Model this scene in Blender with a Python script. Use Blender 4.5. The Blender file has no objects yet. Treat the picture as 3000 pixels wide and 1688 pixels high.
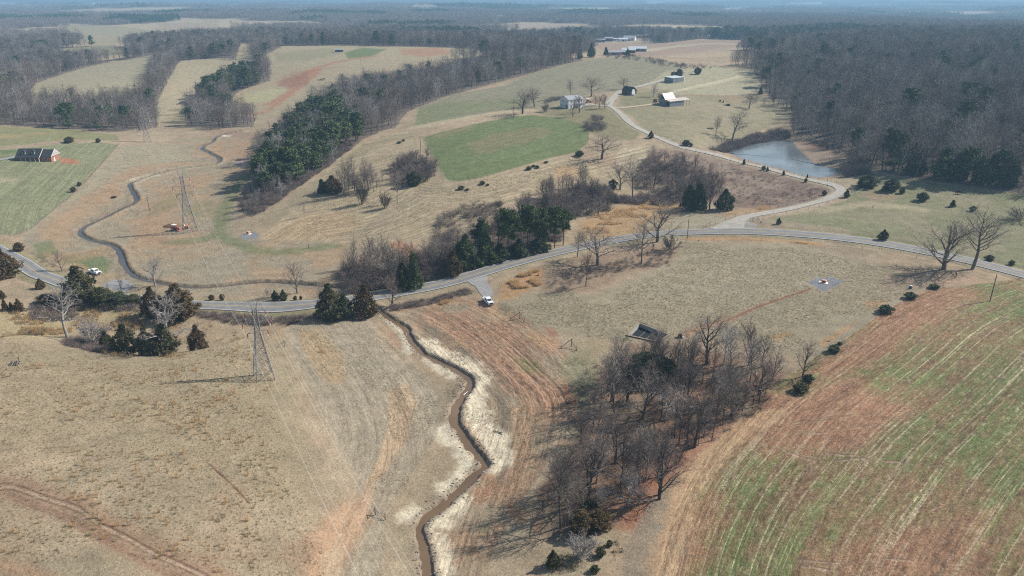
import bpy, math, random
import numpy as np
C = bpy.context.scene.collection
SC = bpy.context.scene
R = math.radians
rng = np.random.default_rng(7)
random.seed(7)

# ---------------------------------------------------------------- camera, sky, sun, exposure
H = 95.0                      # camera height above the valley road
F = 2142.0                    # focal length in pixels of the 3000 px wide frame
PITCH = math.atan((844 + 16) / F)
cam = bpy.data.cameras.new('camera'); camo = bpy.data.objects.new('camera', cam); C.objects.link(camo)
cam.sensor_width = 36; cam.lens = 36 * F / 3000; cam.clip_start = 1; cam.clip_end = 60000
camo.location = (0, 0, H); camo.rotation_euler = (math.pi / 2 - PITCH, 0, 0)
SC.camera = camo
SUN_EL, SUN_AZ = R(40), R(73)     # azimuth clockwise from +Y
w = bpy.data.worlds.new("World"); SC.world = w; w.use_nodes = True
nt = w.node_tree; bg = nt.nodes['Background']
sky = nt.nodes.new('ShaderNodeTexSky'); sky.sky_type = 'NISHITA'; sky.sun_disc = False
sky.sun_elevation = SUN_EL; sky.sun_rotation = SUN_AZ; sky.air_density = 1.3; sky.dust_density = 1.5
nt.links.new(sky.outputs[0], bg.inputs[0]); bg.inputs[1].default_value = 0.085
sl = bpy.data.lights.new('sun', 'SUN'); sl.energy = 5.0; sl.angle = R(0.5); sl.color = (1, .945, .86)
so = bpy.data.objects.new('sun', sl); C.objects.link(so)
sd = np.array([math.sin(SUN_AZ) * math.cos(SUN_EL), math.cos(SUN_AZ) * math.cos(SUN_EL), math.sin(SUN_EL)])
from mathutils import Vector, Matrix
so.rotation_euler = Vector(sd).to_track_quat('Z', 'Y').to_euler(); so.location = (300, 100, 300)
SC.view_settings.view_transform = 'Standard'; SC.view_settings.look = 'None'
SC.view_settings.exposure = 0.30; SC.view_settings.gamma = 1
SC.cycles.use_denoising = False; SC.cycles.filter_width = 1.15
SC.cycles.max_bounces = 4; SC.cycles.diffuse_bounces = 2; SC.cycles.glossy_bounces = 2
SC.cycles.transmission_bounces = 2; SC.cycles.volume_bounces = 0; SC.cycles.transparent_max_bounces = 4
SC.cycles.sample_clamp_indirect = 4; SC.cycles.use_fast_gi = False

# ---------------------------------------------------------------- photo <-> place
cp, sp_ = math.cos(PITCH), math.sin(PITCH)
def ray(u, v):
    a = (np.asarray(u, float) - 1500) / F; b = (np.asarray(v, float) - 844) / F
    return a, cp - b * sp_, -sp_ - b * cp
def at_z(u, v, z):
    a, f, d = ray(u, v); t = (np.asarray(z) - H) / np.minimum(d, -0.0008)
    return a * t, f * t
def proj(x, y, z):
    dz = z - H; fw = y * cp - dz * sp_; up = y * sp_ + dz * cp
    fw = np.maximum(fw, 1.0)
    return 1500 + F * x / fw, 844 - F * up / fw

def _hash(ix, iy, s):
    h = (ix.astype(np.int64) * 374761393 + iy.astype(np.int64) * 668265263 + s * 982451653) & 0xffffffff
    h = ((h ^ (h >> 13)) * 1274126177) & 0xffffffff
    return ((h ^ (h >> 16)) & 0xffff) / 65535.0
def vnoise(x, y, s=0):
    ix = np.floor(x); iy = np.floor(y); fx = x - ix; fy = y - iy
    fx = fx * fx * (3 - 2 * fx); fy = fy * fy * (3 - 2 * fy)
    a = _hash(ix, iy, s); b = _hash(ix + 1, iy, s); c = _hash(ix, iy + 1, s); d = _hash(ix + 1, iy + 1, s)
    return (a * (1 - fx) + b * fx) * (1 - fy) + (c * (1 - fx) + d * fx) * fy
def fbm(x, y, scale, s=0, o=4):
    t = 0; amp = .5; n = 0
    for k in range(o):
        t = t + amp * vnoise(x / scale + 17.3 * k, y / scale - 9.1 * k, s + k); n += amp; amp *= .55; scale *= .5
    return t / n          # 0..1, mean .5

# ---------------------------------------------------------------- height of the land
CTRL = [  # pixel, pixel, height above the road
 (350,650,0),(500,850,0),(700,830,0),(1150,930,0),(1300,1100,-.5),(1370,1400,-1),(1240,1600,-1.2),(560,640,.8),(250,680,.6),(620,450,2),
 (50,760,2.2),(160,815,2),(450,882,1.6),(930,889,1.8),(1400,805,3),(1700,730,5),(2130,678,7),(2600,716,8.5),(3000,806,8),(3300,860,8),
 (60,1050,5.5),(300,1060,4.6),(560,1060,4.2),(400,1300,8),(50,1300,10),(300,1600,11),(700,1500,7),(280,965,1.6),(500,985,1.2),(120,900,3.5),(850,1150,3.2),(1000,1350,2.5),(-300,1200,11),(-200,850,5),(1000,1650,2.5),
 (2400,1050,5),(2900,900,8.5),(2900,1400,8),(2200,1500,4),(1750,1650,2),(3300,1200,9),(1600,1400,1),(1550,1150,1.2),
 (2000,850,5),(1700,1000,3),(1500,960,2),(2400,820,6.5),(1850,1250,2.5),(2100,1100,3.2),(2750,800,8),
 (750,690,2),(1000,620,5.5),(1000,760,1.5),(1150,520,10),(1300,500,13),(1250,650,6),(1500,400,19),(1550,550,11),(1700,300,24),(1680,440,17),(1900,240,28),(1800,170,33),(1500,230,24),(1300,300,19),(1950,135,20),(1600,120,20),
 (2300,455,12),(2460,560,11.5),(2100,455,14),(2350,520,12.3),(2200,640,8.5),(2000,540,6.5),(1800,620,5),(1600,680,4),(2150,540,8),(1950,400,19),(2150,340,20),(2050,290,24),(2200,240,27),(2100,150,28),
 (2550,560,12),(2700,620,11),(2950,640,11),(2900,570,13),(2700,500,16),(3000,480,20),(2600,350,24),(2900,300,30),(2450,250,27),(2350,330,16),(2950,180,38),(2700,130,38),(2400,150,34),(3300,300,31),(3300,550,15),(2350,400,12),(2500,430,14),(2500,90,30),(2900,90,34),
 (110,470,9),(-100,520,9),(150,580,5),(330,430,6),(50,400,8),(200,345,7),(400,340,4),(550,250,11),(500,330,4),(640,350,3),(720,180,22),(1000,160,28),(1200,140,30),(800,290,10),(250,240,20),(150,250,15),(450,150,24),(0,200,12),(300,120,22),(600,120,24),(100,90,18),
 (850,450,7),(740,560,4),(1050,370,14),(900,330,8),(1200,260,17),(1000,280,12),
]
_c = np.array(CTRL, float); _cx, _cy = at_z(_c[:, 0], _c[:, 1], _c[:, 2])
def _warp(x, y):
    r = np.hypot(x, y) + 1e-6
    return np.clip(np.arctan2(x, y), -.72, .70), np.log(np.maximum(r, 20.0)) * 1.0
_ca, _cl = _warp(_cx, _cy)
_D = np.sqrt((_ca[:, None] - _ca[None]) ** 2 + (_cl[:, None] - _cl[None]) ** 2 + .06 ** 2)
_n = len(_c); _A = np.zeros((_n + 1, _n + 1)); _A[:_n, :_n] = _D - np.eye(_n) * .01; _A[:_n, _n] = 1; _A[_n, :_n] = 1
_wt = np.linalg.solve(_A, np.append(_c[:, 2], 0))
def h_base(x, y):
    sh = np.shape(x); x = np.ravel(np.asarray(x, float)); y = np.ravel(np.asarray(y, float))
    out = np.empty(len(x))
    for i in range(0, len(x), 60000):
        X = x[i:i + 60000]; Y = y[i:i + 60000]; a, l = _warp(X, Y)
        z = _wt[_n] + np.zeros(len(X))
        for k in range(_n): z += _wt[k] * np.sqrt((a - _ca[k]) ** 2 + (l - _cl[k]) ** 2 + .0036)
        r = np.hypot(X, Y)
        f = np.clip((r - 1500) / 1800, 0, 1); f = f * f * (3 - 2 * f)
        far = 14 + 34 * (fbm(X, Y, 2600, 5, 3) - .5) * 2 * .8 + 46 * (fbm(X, Y, 900, 9, 3) - .5) + np.clip((r - 9000) / 9000, 0, 1) * 26
        z = z * (1 - f) + far * f
        z = np.minimum(z, 66); z += (fbm(X, Y, 90, 3, 3) - .5) * np.clip(r / 600, .15, 1) * 2.2
        out[i:i + 60000] = z
    return out.reshape(sh)

def W(pts, z=None):
    """pixels of the photograph -> points on the land (x, y)"""
    p = np.array(pts, float); u, v = p[:, 0], p[:, 1]
    z = np.full(len(p), 5.0)
    for _ in range(14):
        x, y = at_z(u, v, z); z = .4 * z + .6 * h_base(x, y)
    x, y = at_z(u, v, z)
    return np.stack([x, y], 1)
def dense(p, step):
    p = np.asarray(p, float)
    # Catmull-Rom through the points, then resampled evenly
    q = np.vstack([2 * p[0] - p[1], p, 2 * p[-1] - p[-2]]); o = []
    for i in range(1, len(q) - 2):
        t = np.linspace(0, 1, 9)[:-1, None]
        a, b, c, d = q[i - 1], q[i], q[i + 1], q[i + 2]
        o.append(.5 * (2 * b + (c - a) * t + (2 * a - 5 * b + 4 * c - d) * t * t + (3 * b - a - 3 * c + d) * t ** 3))
    o = np.vstack(o + [p[-1:]])
    s = np.r_[0, np.cumsum(np.hypot(*np.diff(o[:, :2], axis=0).T))]
    n = max(3, int(s[-1] / step)); t = np.linspace(0, s[-1], n)
    return np.stack([np.interp(t, s, o[:, k]) for k in range(o.shape[1])], 1)
def pdist(x, y, line, far=60.0):
    """distance to a polyline, arc length of the nearest point, side (+ left)"""
    D = np.full(len(x), far, float); S = np.zeros(len(x)); SG = np.ones(len(x)); s0 = 0
    for a, b in zip(line[:-1], line[1:]):
        d = b - a; L = math.hypot(*d)
        if L < 1e-6: continue
        m = np.nonzero((x > min(a[0], b[0]) - far) & (x < max(a[0], b[0]) + far) & (y > min(a[1], b[1]) - far) & (y < max(a[1], b[1]) + far))[0]
        if len(m):
            px = x[m] - a[0]; py = y[m] - a[1]; t = np.clip((px * d[0] + py * d[1]) / L / L, 0, 1)
            q = np.hypot(px - t * d[0], py - t * d[1]); k = q < D[m]; mm = m[k]
            D[mm] = q[k]; S[mm] = s0 + t[k] * L; SG[mm] = np.sign(d[0] * py[k] - d[1] * px[k])
        s0 += L
    return D, S, SG
def pin(u, v, poly):
    """signed distance (inside > 0) to a polygon, same unit as the points"""
    p = np.array(poly, float); n = len(p); ins = np.zeros(len(u), bool); D = np.full(len(u), 1e9)
    for i in range(n):
        a, b = p[i], p[(i + 1) % n]; d = b - a; L2 = d @ d + 1e-9
        t = np.clip(((u - a[0]) * d[0] + (v - a[1]) * d[1]) / L2, 0, 1)
        D = np.minimum(D, np.hypot(u - a[0] - t * d[0], v - a[1] - t * d[1]))
        if abs(d[1]) > 1e-9:
            c = ((a[1] > v) != (b[1] > v)) & (u < (b[0] - a[0]) * (v - a[1]) / d[1] + a[0]); ins ^= c
    return np.where(ins, D, -D)
def sstep(x, a, b):
    t = np.clip((x - a) / (b - a), 0, 1); return t * t * (3 - 2 * t)

ROAD = [(-120,668),(-40,715),(0,737),(58,767),(113,803),(155,818),(205,836),(300,862),(420,879),(570,893),(700,897),(815,896),(932,890),(1027,880),(1097,868),(1194,852),(1272,837),(1349,818),(1427,794),(1543,761),(1668,731),(1815,702),(1893,690),(2000,682),(2136,678),(2233,680),(2349,687),(2466,698),(2582,714),(2699,735),(2815,759),(2932,788),(3000,806),(3120,838),(3300,880)]
LANE = [(2128,674),(2160,648),(2194,634),(2272,620),(2349,604),(2419,585),(2455,568),(2462,555),(2443,543),(2388,530),(2311,511),(2233,489),(2155,470),(2078,449),(2000,432),(1932,406),(1893,388),(1854,367),(1827,342),(1804,322),(1785,308),(1793,293),(1805,278),(1825,264),(1873,254),(1932,238),(1945,233)]
DRIVE = [(1393,812),(1408,832),(1422,852),(1432,872)]
SPUR = [(1800,315),(1830,316),(1889,309),(1915,305)]
YARD = [(1785,309),(1760,311),(1730,306),(1700,311)]
HDRIVE = [(-80,478),(-10,470),(40,462),(62,455)]
CREEK = [(700,382),(660,392),(632,402),(621,415),(594,429),(594,439),(617,450),(640,464),(629,480),(543,491),(466,507),(404,526),(380,536),(382,551),(394,571),(398,586),(380,600),(342,617),(295,641),(252,660),(233,676),(237,687),(264,703),(303,712),(334,722),(351,742),(359,769),(377,796),(400,811),(440,824),(505,835),(582,842),(660,837),(718,830),(776,826),(854,829),(932,836),(1000,843),(1050,860)]
CREEK2 = [(1095,895),(1124,920),(1167,949),(1190,963),(1198,986),(1217,1013),(1237,1033),(1272,1052),(1311,1072),(1349,1091),(1375,1110),(1376,1130),(1361,1153),(1342,1180),(1332,1208),(1330,1235),(1349,1266),(1376,1305),(1408,1340),(1419,1361),(1404,1379),(1369,1413),(1330,1448),(1291,1483),(1248,1514),(1229,1538),(1229,1569),(1241,1611),(1248,1646),(1252,1688),(1256,1740),(1262,1850)]
POND = [(2113,437),(2155,423),(2217,412),(2272,404),(2322,415),(2332,433),(2349,447),(2363,462),(2384,478),(2411,487),(2439,492),(2462,495),(2458,507),(2439,516),(2396,520),(2349,514),(2311,501),(2233,482),(2175,465),(2136,449),(2101,447)]
PIT = [(1873,944),(1962,981),(1928,1004),(1836,984)]
wroad = dense(W(ROAD), 2.5); wlane = dense(W(LANE), 2.5); wcreek = dense(W(CREEK), 1.5); wcreek2 = dense(W(CREEK2), .8)
wdrive = dense(W(DRIVE), 1); wspur = dense(W(SPUR), 3); wyard = dense(W(YARD), 3); whdrive = dense(W(HDRIVE), 3)
WATER_Z = 11.2; wpond = np.stack(at_z(*np.array(POND, float).T, WATER_Z), 1); wpit = W(PIT)
EDGE = W([(-60,1000),(60,985),(130,1000),(190,1020),(250,1030),(330,1037),(420,1043),(500,1040),(580,1028),(660,1010),(730,990)])
wedge = dense(EDGE, 2)

def height(x, y):
    sh = np.shape(x); x = np.ravel(np.asarray(x, float)); y = np.ravel(np.asarray(y, float))
    z = h_base(x, y)
    near = np.hypot(x, y) < 1000
    i = np.nonzero(near)[0]
    if len(i):
        X, Y, Z = x[i], y[i], z[i]
        for line, wd, dp in ((wcreek, .95, .8), (wcreek2, .85, .72)):
            D, S, G = pdist(X, Y, line, 9)
            D = D + (fbm(X, Y, 2.2, 21, 2) - .5) * 1.1
            Z = Z - dp * (1 - sstep(D, wd * .75, wd * 1.7)) + .25 * np.exp(-((D - wd * 2.4) / 1.2) ** 2)
        P = pin(X, Y, wpond); Z = np.where(P > -16, Z * (1 - sstep(P, -16, 0)) + (WATER_Z + .25) * sstep(P, -16, 0), Z) - 1.0 * sstep(P, -1.5, 3)
        P = pin(X, Y, wpit); Z = np.where(P > -1.2, Z - 0, Z); Z = Z - 2.6 * sstep(P, -.1, .35)
        D, S, G = pdist(X, Y, wedge, 30)      # the brow of the pasture, falling away into the gully behind
        Z = Z - np.where(G > 0, 2.2 * sstep(D, 0, 7) * (1 - sstep(D, 12, 30)), 0)
        D, S, G = pdist(X, Y, wroad, 16)      # road bed with shallow ditches
        Z = Z - .35 * np.exp(-((D - 6.2) / 1.4) ** 2)
        z[i] = Z
    return z.reshape(sh)
def G3(pts):
    p = W(pts); return np.c_[p, height(p[:, 0], p[:, 1])]
def G1(u, v):
    return G3([(u, v)])[0]

# ---------------------------------------------------------------- small tools
def tag(o, label=None, cat=None, group=None, kind=None):
    if label: o['label'] = label
    if cat: o['category'] = cat
    if group: o['group'] = group
    if kind: o['kind'] = kind
    return o
def mesh_np(name, V, Fq, mats, smooth=False, link=True, parent=None, mi=None):
    """V (n,3); Fq list of arrays of faces (each (m,k))"""
    me = bpy.data.meshes.new(name)
    V = np.ascontiguousarray(V, dtype=np.float32)
    me.vertices.add(len(V)); me.vertices.foreach_set('co', V.ravel())
    if isinstance(Fq, np.ndarray): Fq = [Fq]
    Fq = [np.asarray(f, np.int32) for f in Fq if len(f)]
    nl = sum(f.size for f in Fq); nf = sum(len(f) for f in Fq)
    me.loops.add(nl); me.polygons.add(nf)
    me.loops.foreach_set('vertex_index', np.concatenate([f.ravel() for f in Fq]))
    tot = np.concatenate([np.full(len(f), f.shape[1]) for f in Fq]); st = np.r_[0, np.cumsum(tot)[:-1]]
    me.polygons.foreach_set('loop_start', st.astype(np.int32)); me.polygons.foreach_set('loop_total', tot.astype(np.int32))
    if mi is not None: me.polygons.foreach_set('material_index', np.asarray(mi, np.int32))
    me.update(calc_edges=True)
    for m in (mats if isinstance(mats, (list, tuple)) else [mats]): me.materials.append(m)
    me.polygons.foreach_set('use_smooth', np.full(nf, bool(smooth)))
    o = bpy.data.objects.new(name, me)
    if link: C.objects.link(o)
    if parent: o.parent = parent
    return o
class MB:
    """collects boxes, bars and sheets into one mesh"""
    def __init__(s): s.v = []; s.f = {3: [], 4: []}
    def add(s, V, Fs):
        b = len(s.v)
        s.v += [tuple(map(float, p)) for p in V]
        for f in Fs:
            f = tuple(i + b for i in f)
            if len(f) in s.f: s.f[len(f)].append(f)
            else:
                for k in range(1, len(f) - 1): s.f[3].append((f[0], f[k], f[k + 1]))
        return s
    def box(s, x0, x1, y0, y1, z0, z1, top=None):
        V = [(x0,y0,z0),(x1,y0,z0),(x1,y1,z0),(x0,y1,z0),(x0,y0,z1),(x1,y0,z1),(x1,y1,z1),(x0,y1,z1)]
        if top:  # (dx0, dx1, dy0, dy1) inset of the top
            V[4] = (x0+top[0],y0+top[2],z1); V[5] = (x1-top[1],y0+top[2],z1); V[6] = (x1-top[1],y1-top[3],z1); V[7] = (x0+top[0],y1-top[3],z1)
        return s.add(V, [(0,3,2,1),(4,5,6,7),(0,1,5,4),(1,2,6,5),(2,3,7,6),(3,0,4,7)])
    def bar(s, a, b, r, r2=None, n=4):
        a = Vector(a); b = Vector(b); d = (b - a)
        if d.length < 1e-6: return s
        q = d.to_track_quat('Z', 'Y'); r2 = r if r2 is None else r2; V = []
        for c, rr in ((a, r), (b, r2)):
            for k in range(n):
                t = 2 * math.pi * (k + .5) / n; V.append(c + q @ Vector((math.cos(t) * rr, math.sin(t) * rr, 0)))
        return s.add(V, [tuple(range(n))[::-1], tuple(range(n, 2 * n))] + [(k, (k + 1) % n, n + (k + 1) % n, n + k) for k in range(n)])
    def prism(s, poly, axis, a, b):
        """polygon (p, q) extruded along axis from a to b"""
        n = len(poly); mk = {'x': lambda p, t: (t, p[0], p[1]), 'y': lambda p, t: (p[0], t, p[1]), 'z': lambda p, t: (p[0], p[1], t)}[axis]
        V = [mk(p, a) for p in poly] + [mk(p, b) for p in poly]
        return s.add(V, [tuple(range(n))[::-1], tuple(range(n, 2 * n))] + [(k, (k + 1) % n, n + (k + 1) % n, n + k) for k in range(n)])
    def quad(s, *p): return s.add(p, [tuple(range(len(p)))])
    def build(s, name, m, parent=None, smooth=False):
        o = mesh_np(name, np.array(s.v), [np.array(s.f[3]).reshape(-1, 3), np.array(s.f[4]).reshape(-1, 4)], m, smooth)
        if parent: o.parent = parent
        return o
def empty(name, loc, rz, label, cat, group=None, scale=1):
    o = bpy.data.objects.new(name, None); C.objects.link(o); o.location = loc; o.rotation_euler = (0, 0, rz)
    o.scale = (scale,) * 3 if not isinstance(scale, tuple) else scale
    o.empty_display_size = .5
    return tag(o, label, cat, group)
def copy_thing(root, loc, rz, label, cat, group=None, scale=1):
    c = root.copy(); C.objects.link(c); c.location = loc; c.rotation_euler = (0, 0, rz)
    c.scale = (scale,) * 3 if not isinstance(scale, tuple) else scale
    for ch in list(KIDS.get(root.name, [])):
        d = ch.copy(); C.objects.link(d); d.parent = c
        for g in list(KIDS.get(ch.name, [])):
            e = g.copy(); C.objects.link(e); e.parent = d
    return tag(c, label, cat, group)
KIDS = {}
def note(root):
    for o in C.objects:
        pass
    ch = [o for o in bpy.data.objects if o.parent == root]; KIDS[root.name] = ch
    for c in ch: KIDS[c.name] = [o for o in bpy.data.objects if o.parent == c]
    return root

def mat(name, col=(.5,.5,.5), rough=.8, metal=0, var=.12, scale=3, bump=0, spec=.3):
    m = bpy.data.materials.new(name); m.use_nodes = True; n = m.node_tree.nodes; l = m.node_tree.links
    b = n['Principled BSDF']; b.inputs['Roughness'].default_value = rough; b.inputs['Metallic'].default_value = metal
    b.inputs['Specular IOR Level'].default_value = spec
    tc = n.new('ShaderNodeTexCoord'); no = n.new('ShaderNodeTexNoise'); no.inputs['Scale'].default_value = scale; no.inputs['Detail'].default_value = 4
    l.new(tc.outputs['Object'], no.inputs['Vector'])
    mr = n.new('ShaderNodeMapRange'); mr.inputs[1].default_value = .25; mr.inputs[2].default_value = .75; mr.inputs[3].default_value = 1 - var; mr.inputs[4].default_value = 1 + var
    l.new(no.outputs[0], mr.inputs[0])
    vm = n.new('ShaderNodeVectorMath'); vm.operation = 'SCALE'; vm.inputs[0].default_value = col[:3]
    l.new(mr.outputs[0], vm.inputs['Scale']); l.new(vm.outputs[0], b.inputs['Base Color'])
    if bump:
        bp = n.new('ShaderNodeBump'); bp.inputs['Strength'].default_value = .6; bp.inputs['Distance'].default_value = bump
        l.new(no.outputs[0], bp.inputs['Height']); l.new(bp.outputs[0], b.inputs['Normal'])
    return m
# ---------------------------------------------------------------- the land: grid and its surface
PAST=(.32,.247,.166); STRAW=(.37,.31,.205); REDS=(.31,.135,.075); SAND=(.62,.55,.41); GREEN=(.085,.135,.045); OLIVE=(.175,.18,.095)
GREYG=(.24,.225,.17); ORNG=(.36,.22,.105); LITTER=(.15,.11,.08); MUD=(.20,.15,.11); PINK=(.36,.25,.17); BRAMB=(.175,.125,.097); PURP=(.30,.24,.23)
WHEAT = [(3400,760),(3000,815),(2800,842),(2720,848),(2600,905),(2500,975),(2400,1040),(2250,1140),(2170,1230),(2080,1320),(2010,1430),(1965,1530),(1925,1688),(1900,1850),(3700,1900)]
GFIELD = [(1236,405),(1290,388),(1400,362),(1503,342),(1560,338),(1640,345),(1700,362),(1727,385),(1722,420),(1690,445),(1600,465),(1500,495),(1400,522),(1345,532),(1312,528),(1290,500),(1262,455)]
GINNER = [(1362,420),(1450,392),(1540,374),(1590,374),(1620,384),(1605,400),(1520,424),(1420,450),(1395,452)]
UFIELD = [(1218,372),(1218,340),(1228,315),(1320,280),(1480,250),(1560,215),(1680,182),(1780,167),(1860,165),(1960,180),(2020,196),(2000,212),(1900,242),(1840,262),(1700,280),(1600,315),(1500,322),(1400,335),(1300,355)]
LAWN = [(-400,700),(-100,740),(-60,680),(40,690),(90,670),(200,580),(290,490),(345,425),(300,418),(200,420),(100,430),(0,440),(-400,450)]
FIELDS = [ # far clearings
 [(735,190),(790,155),(830,135),(1000,133),(1220,137),(1330,140),(1480,150),(1460,162),(1380,170),(1250,182),(1120,205),(1000,240),(950,280),(900,320),(800,345),(700,340),(680,300),(700,270),(790,240),(800,200)],
 [(465,370),(455,330),(470,280),(520,190),(535,177),(670,170),(655,195),(640,235),(610,270),(570,305),(545,335),(530,350),(520,370)],
 [(690,175),(705,128),(742,128),(738,165),(700,190)],
 [(75,285),(120,240),(230,203),(420,167),(470,150),(440,190),(420,250),(380,300),(330,310),(150,305)],
 [(130,155),(200,141),(330,132),(400,150),(330,162),(200,168)],
 [(165,68),(320,75),(480,92),(560,105),(330,128),(240,120),(180,90)], [(450,66),(620,68),(650,82),(480,87)],
 [(1320,75),(1430,76),(1560,68),(1735,70),(1720,84),(1560,88),(1420,90)],
 [(1560,121),(1730,119),(1800,126),(1950,127),(2070,113),(2200,119),(2240,124),(2400,113),(2540,114),(2400,124),(2300,137),(2100,152),(2000,160),(1900,168),(1860,164),(1790,160),(1700,132)],
 [(2733,96),(2760,88),(2785,90),(2780,101)],[(2770,36),(2870,34),(2900,38),(2800,42)],[(220,16),(320,15),(350,18),(250,20)],[(730,30),(800,28),(830,32),(750,34)],[(590,57),(640,55),(640,66),(600,66)],
 [(200,130),(220,130),(220,134),(200,134)],[(235,46),(310,44),(330,48),(250,50)],[(1130,24),(1260,22),(1300,26),(1150,29)],[(2100,25),(2260,22),(2280,26),(2120,30)], [(2235,10),(2420,8),(2430,12),(2240,14)], [(1870,3),(2060,2),(2060,6),(1880,7)], [(640,31),(720,29),(725,33),(645,35)], [(-40,10),(60,8),(75,14),(-40,17)], [(830,35),(890,34),(890,38),(830,39)], [(1530,29),(1610,28),(1620,32),(1540,33)], [(2680,12),(2780,11),(2790,14),(2690,15)], [(1380,44),(1470,43),(1480,47),(1390,48)], [(440,14),(560,12),(570,16),(450,18)], [(1000,40),(1060,39),(1060,43),(1005,44)], [(2440,48),(2560,46),(2570,50),(2450,52)], [(1735,116),(1900,111),(1915,126),(1735,127)], [(-20,128),(60,126),(70,131),(-20,135)], [(180,108),(330,104),(340,110),(190,114)]]
# north edges of the clearings are screened by trees; woods near the camera, as seen on the ground
WOODS = [
 ('hill', [(2205,205),(2235,255),(2262,300),(2310,335),(2325,400),(2400,408),(2480,435),(2500,480),(2560,498),(2620,512),(2720,528),(2850,548),(3000,568),(3500,620),(3500,60),(2560,116),(2400,128),(2300,140),(2050,168),(2100,185)]),
 ('belt', [(690,618),(735,635),(800,600),(860,560),(905,520),(960,492),(1010,450),(1060,410),(1110,388),(1160,372),(1190,330),(1300,285),(1475,237),(1600,203),(1770,168),(1800,160),(1700,148),(1600,165),(1450,190),(1300,212),(1130,245),(1000,280),(930,315),(860,370),(800,430),(745,490),(715,560)]),
 ('left', [(-300,365),(0,365),(150,375),(330,388),(405,378),(462,372),(452,330),(440,300),(400,303),(300,318),(150,312),(60,292),(-300,330)]),
 ('diag', [(400,385),(462,372),(465,300),(500,230),(540,180),(520,158),(480,152),(440,215),(425,290)]),
 ('block', [(545,370),(640,376),(740,372),(755,345),(690,340),(665,300),(700,268),(790,236),(800,205),(760,200),(720,222),(660,245),(610,280),(565,325)]),
 ('upper', [(-400,290),(60,292),(110,242),(230,203),(400,162),(330,162),(250,168),(100,165),(-400,180)]),
]
def in_wood(u, v, r):
    m = (v < 176) & (r > 800)
    for nme, P in WOODS: m |= pin(u, v, P) > 0
    for P in FIELDS + [UFIELD, [(1880,245),(1950,205),(2080,190),(2200,205),(2230,255),(2262,300),(2310,335),(2100,430),(1850,340)]]: m &= ~(pin(u, v, P) > 0)
    for k, P in enumerate(FIELDS[4:]): m &= ~(pin(u, v - (7 if k < 2 else 15) * F / np.maximum(r, 500), P) > 0)
    return m

th = np.r_[np.linspace(R(47), R(3.2), 830), np.geomspace(R(3.15), R(.36), 150)]
rr = H / np.tan(th); rr = np.r_[rr, rr[-1] * 1.3, rr[-1] * 1.8]
az = np.r_[np.linspace(-R(75), -R(40), 40)[:-1], np.linspace(-R(40), R(40), 1000), np.linspace(R(40), R(75), 40)[1:]]
NR, NA = len(rr), len(az)
RR, AA = np.meshgrid(rr, az, indexing='ij')
gx = (RR * np.sin(AA)).ravel(); gy = (RR * np.cos(AA)).ravel()
gz = height(gx, gy)
gu, gv = proj(gx, gy, gz); gr = np.hypot(gx, gy)
N = len(gx)
n_big = fbm(gx, gy, 40, 31, 4); n_mid = fbm(gx, gy, 9, 37, 4); n_sm = fbm(gx, gy, 2.5, 41, 3)
col = np.tile(np.array(PAST), (N, 1)); crop = np.zeros(N); famp = np.full(N, .12); across = gx * .6 + gy * .8; along = gx * .8 - gy * .6; rough = np.full(N, 1.0)
def paint(P, c, k=1.0, soft=6, wob=10, n=None):
    """P polygon in photo pixels, soft edge in pixels"""
    p = np.array(P); b = soft + wob
    m = np.nonzero((gu > p[:, 0].min() - b) & (gu < p[:, 0].max() + b) & (gv > p[:, 1].min() - b) & (gv < p[:, 1].max() + b))[0]
    if not len(m): return m, np.zeros(0)
    d = pin(gu[m], gv[m], P) + (n_mid[m] - .5) * 2 * wob
    a = sstep(d, -soft, soft) * k
    if n is not None: a = a * sstep(n[m], .35, .6)
    if c is not None: col[m] = col[m] * (1 - a[:, None]) + np.array(c) * a[:, None]
    return m, a
def band(line, wd, c, k=1.0, soft=1.0, wob=.5, n=None, px=True):
    L = dense(W(line), 2.0) if px else line
    D, S, G = pdist(gx, gy, L, wd + soft * 2 + wob + 2)
    a = (1 - sstep(D + (n_sm - .5) * 2 * wob, wd - soft, wd + soft)) * k
    if n is not None: a = a * sstep(n, .35, .6)
    col[:] = col * (1 - a[:, None]) + np.array(c) * a[:, None]
    return a
# broad tone of the dry grassland
col[:] *= (.78 + .44 * n_big)[:, None]; a = sstep(n_mid, .5, .68)[:, None] * .5; col[:] = col * (1 - a) + np.array((.36,.30,.205)) * a; a = sstep(fbm(gx, gy, 16, 133, 4), .54, .70)[:, None] * .45; col[:] = col * (1 - a) + np.array((.235,.20,.135)) * a
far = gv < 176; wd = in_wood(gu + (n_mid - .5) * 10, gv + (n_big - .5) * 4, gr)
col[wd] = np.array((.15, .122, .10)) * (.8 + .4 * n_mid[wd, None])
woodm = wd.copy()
clr = (gr > 1350) & wd; cn = fbm(gx, gy, 420, 55, 3); a = sstep(.455 - cn, -.008, .008) * clr; tone = fbm(gx, gy, 900, 61, 2)[:, None]
col[:] = col * (1 - a[:, None]) + (np.array((.33,.27,.18)) * (.7 + .5 * tone)) * a[:, None]
for i, P in enumerate(FIELDS): paint(P, [(.30,.25,.16),(.31,.265,.17),(.30,.25,.16),(.28,.25,.165),(.19,.18,.11),(.27,.24,.15)][i] if i < 6 else (.30,.24,.17), 1, 2, 2)
paint([(795,155),(990,140),(1010,155),(900,178),(820,180)], OLIVE, .45, 6, 5); paint([(1010,155),(1060,140),(1130,145),(1090,165),(1020,172)], GREEN, .8, 3, 2)
paint([(1170,145),(1290,140),(1330,155),(1240,168),(1180,160)], REDS, .6, 5, 4)
paint([(1330,144),(1440,146),(1400,160),(1340,162)], OLIVE, .5, 5, 4)
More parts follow.
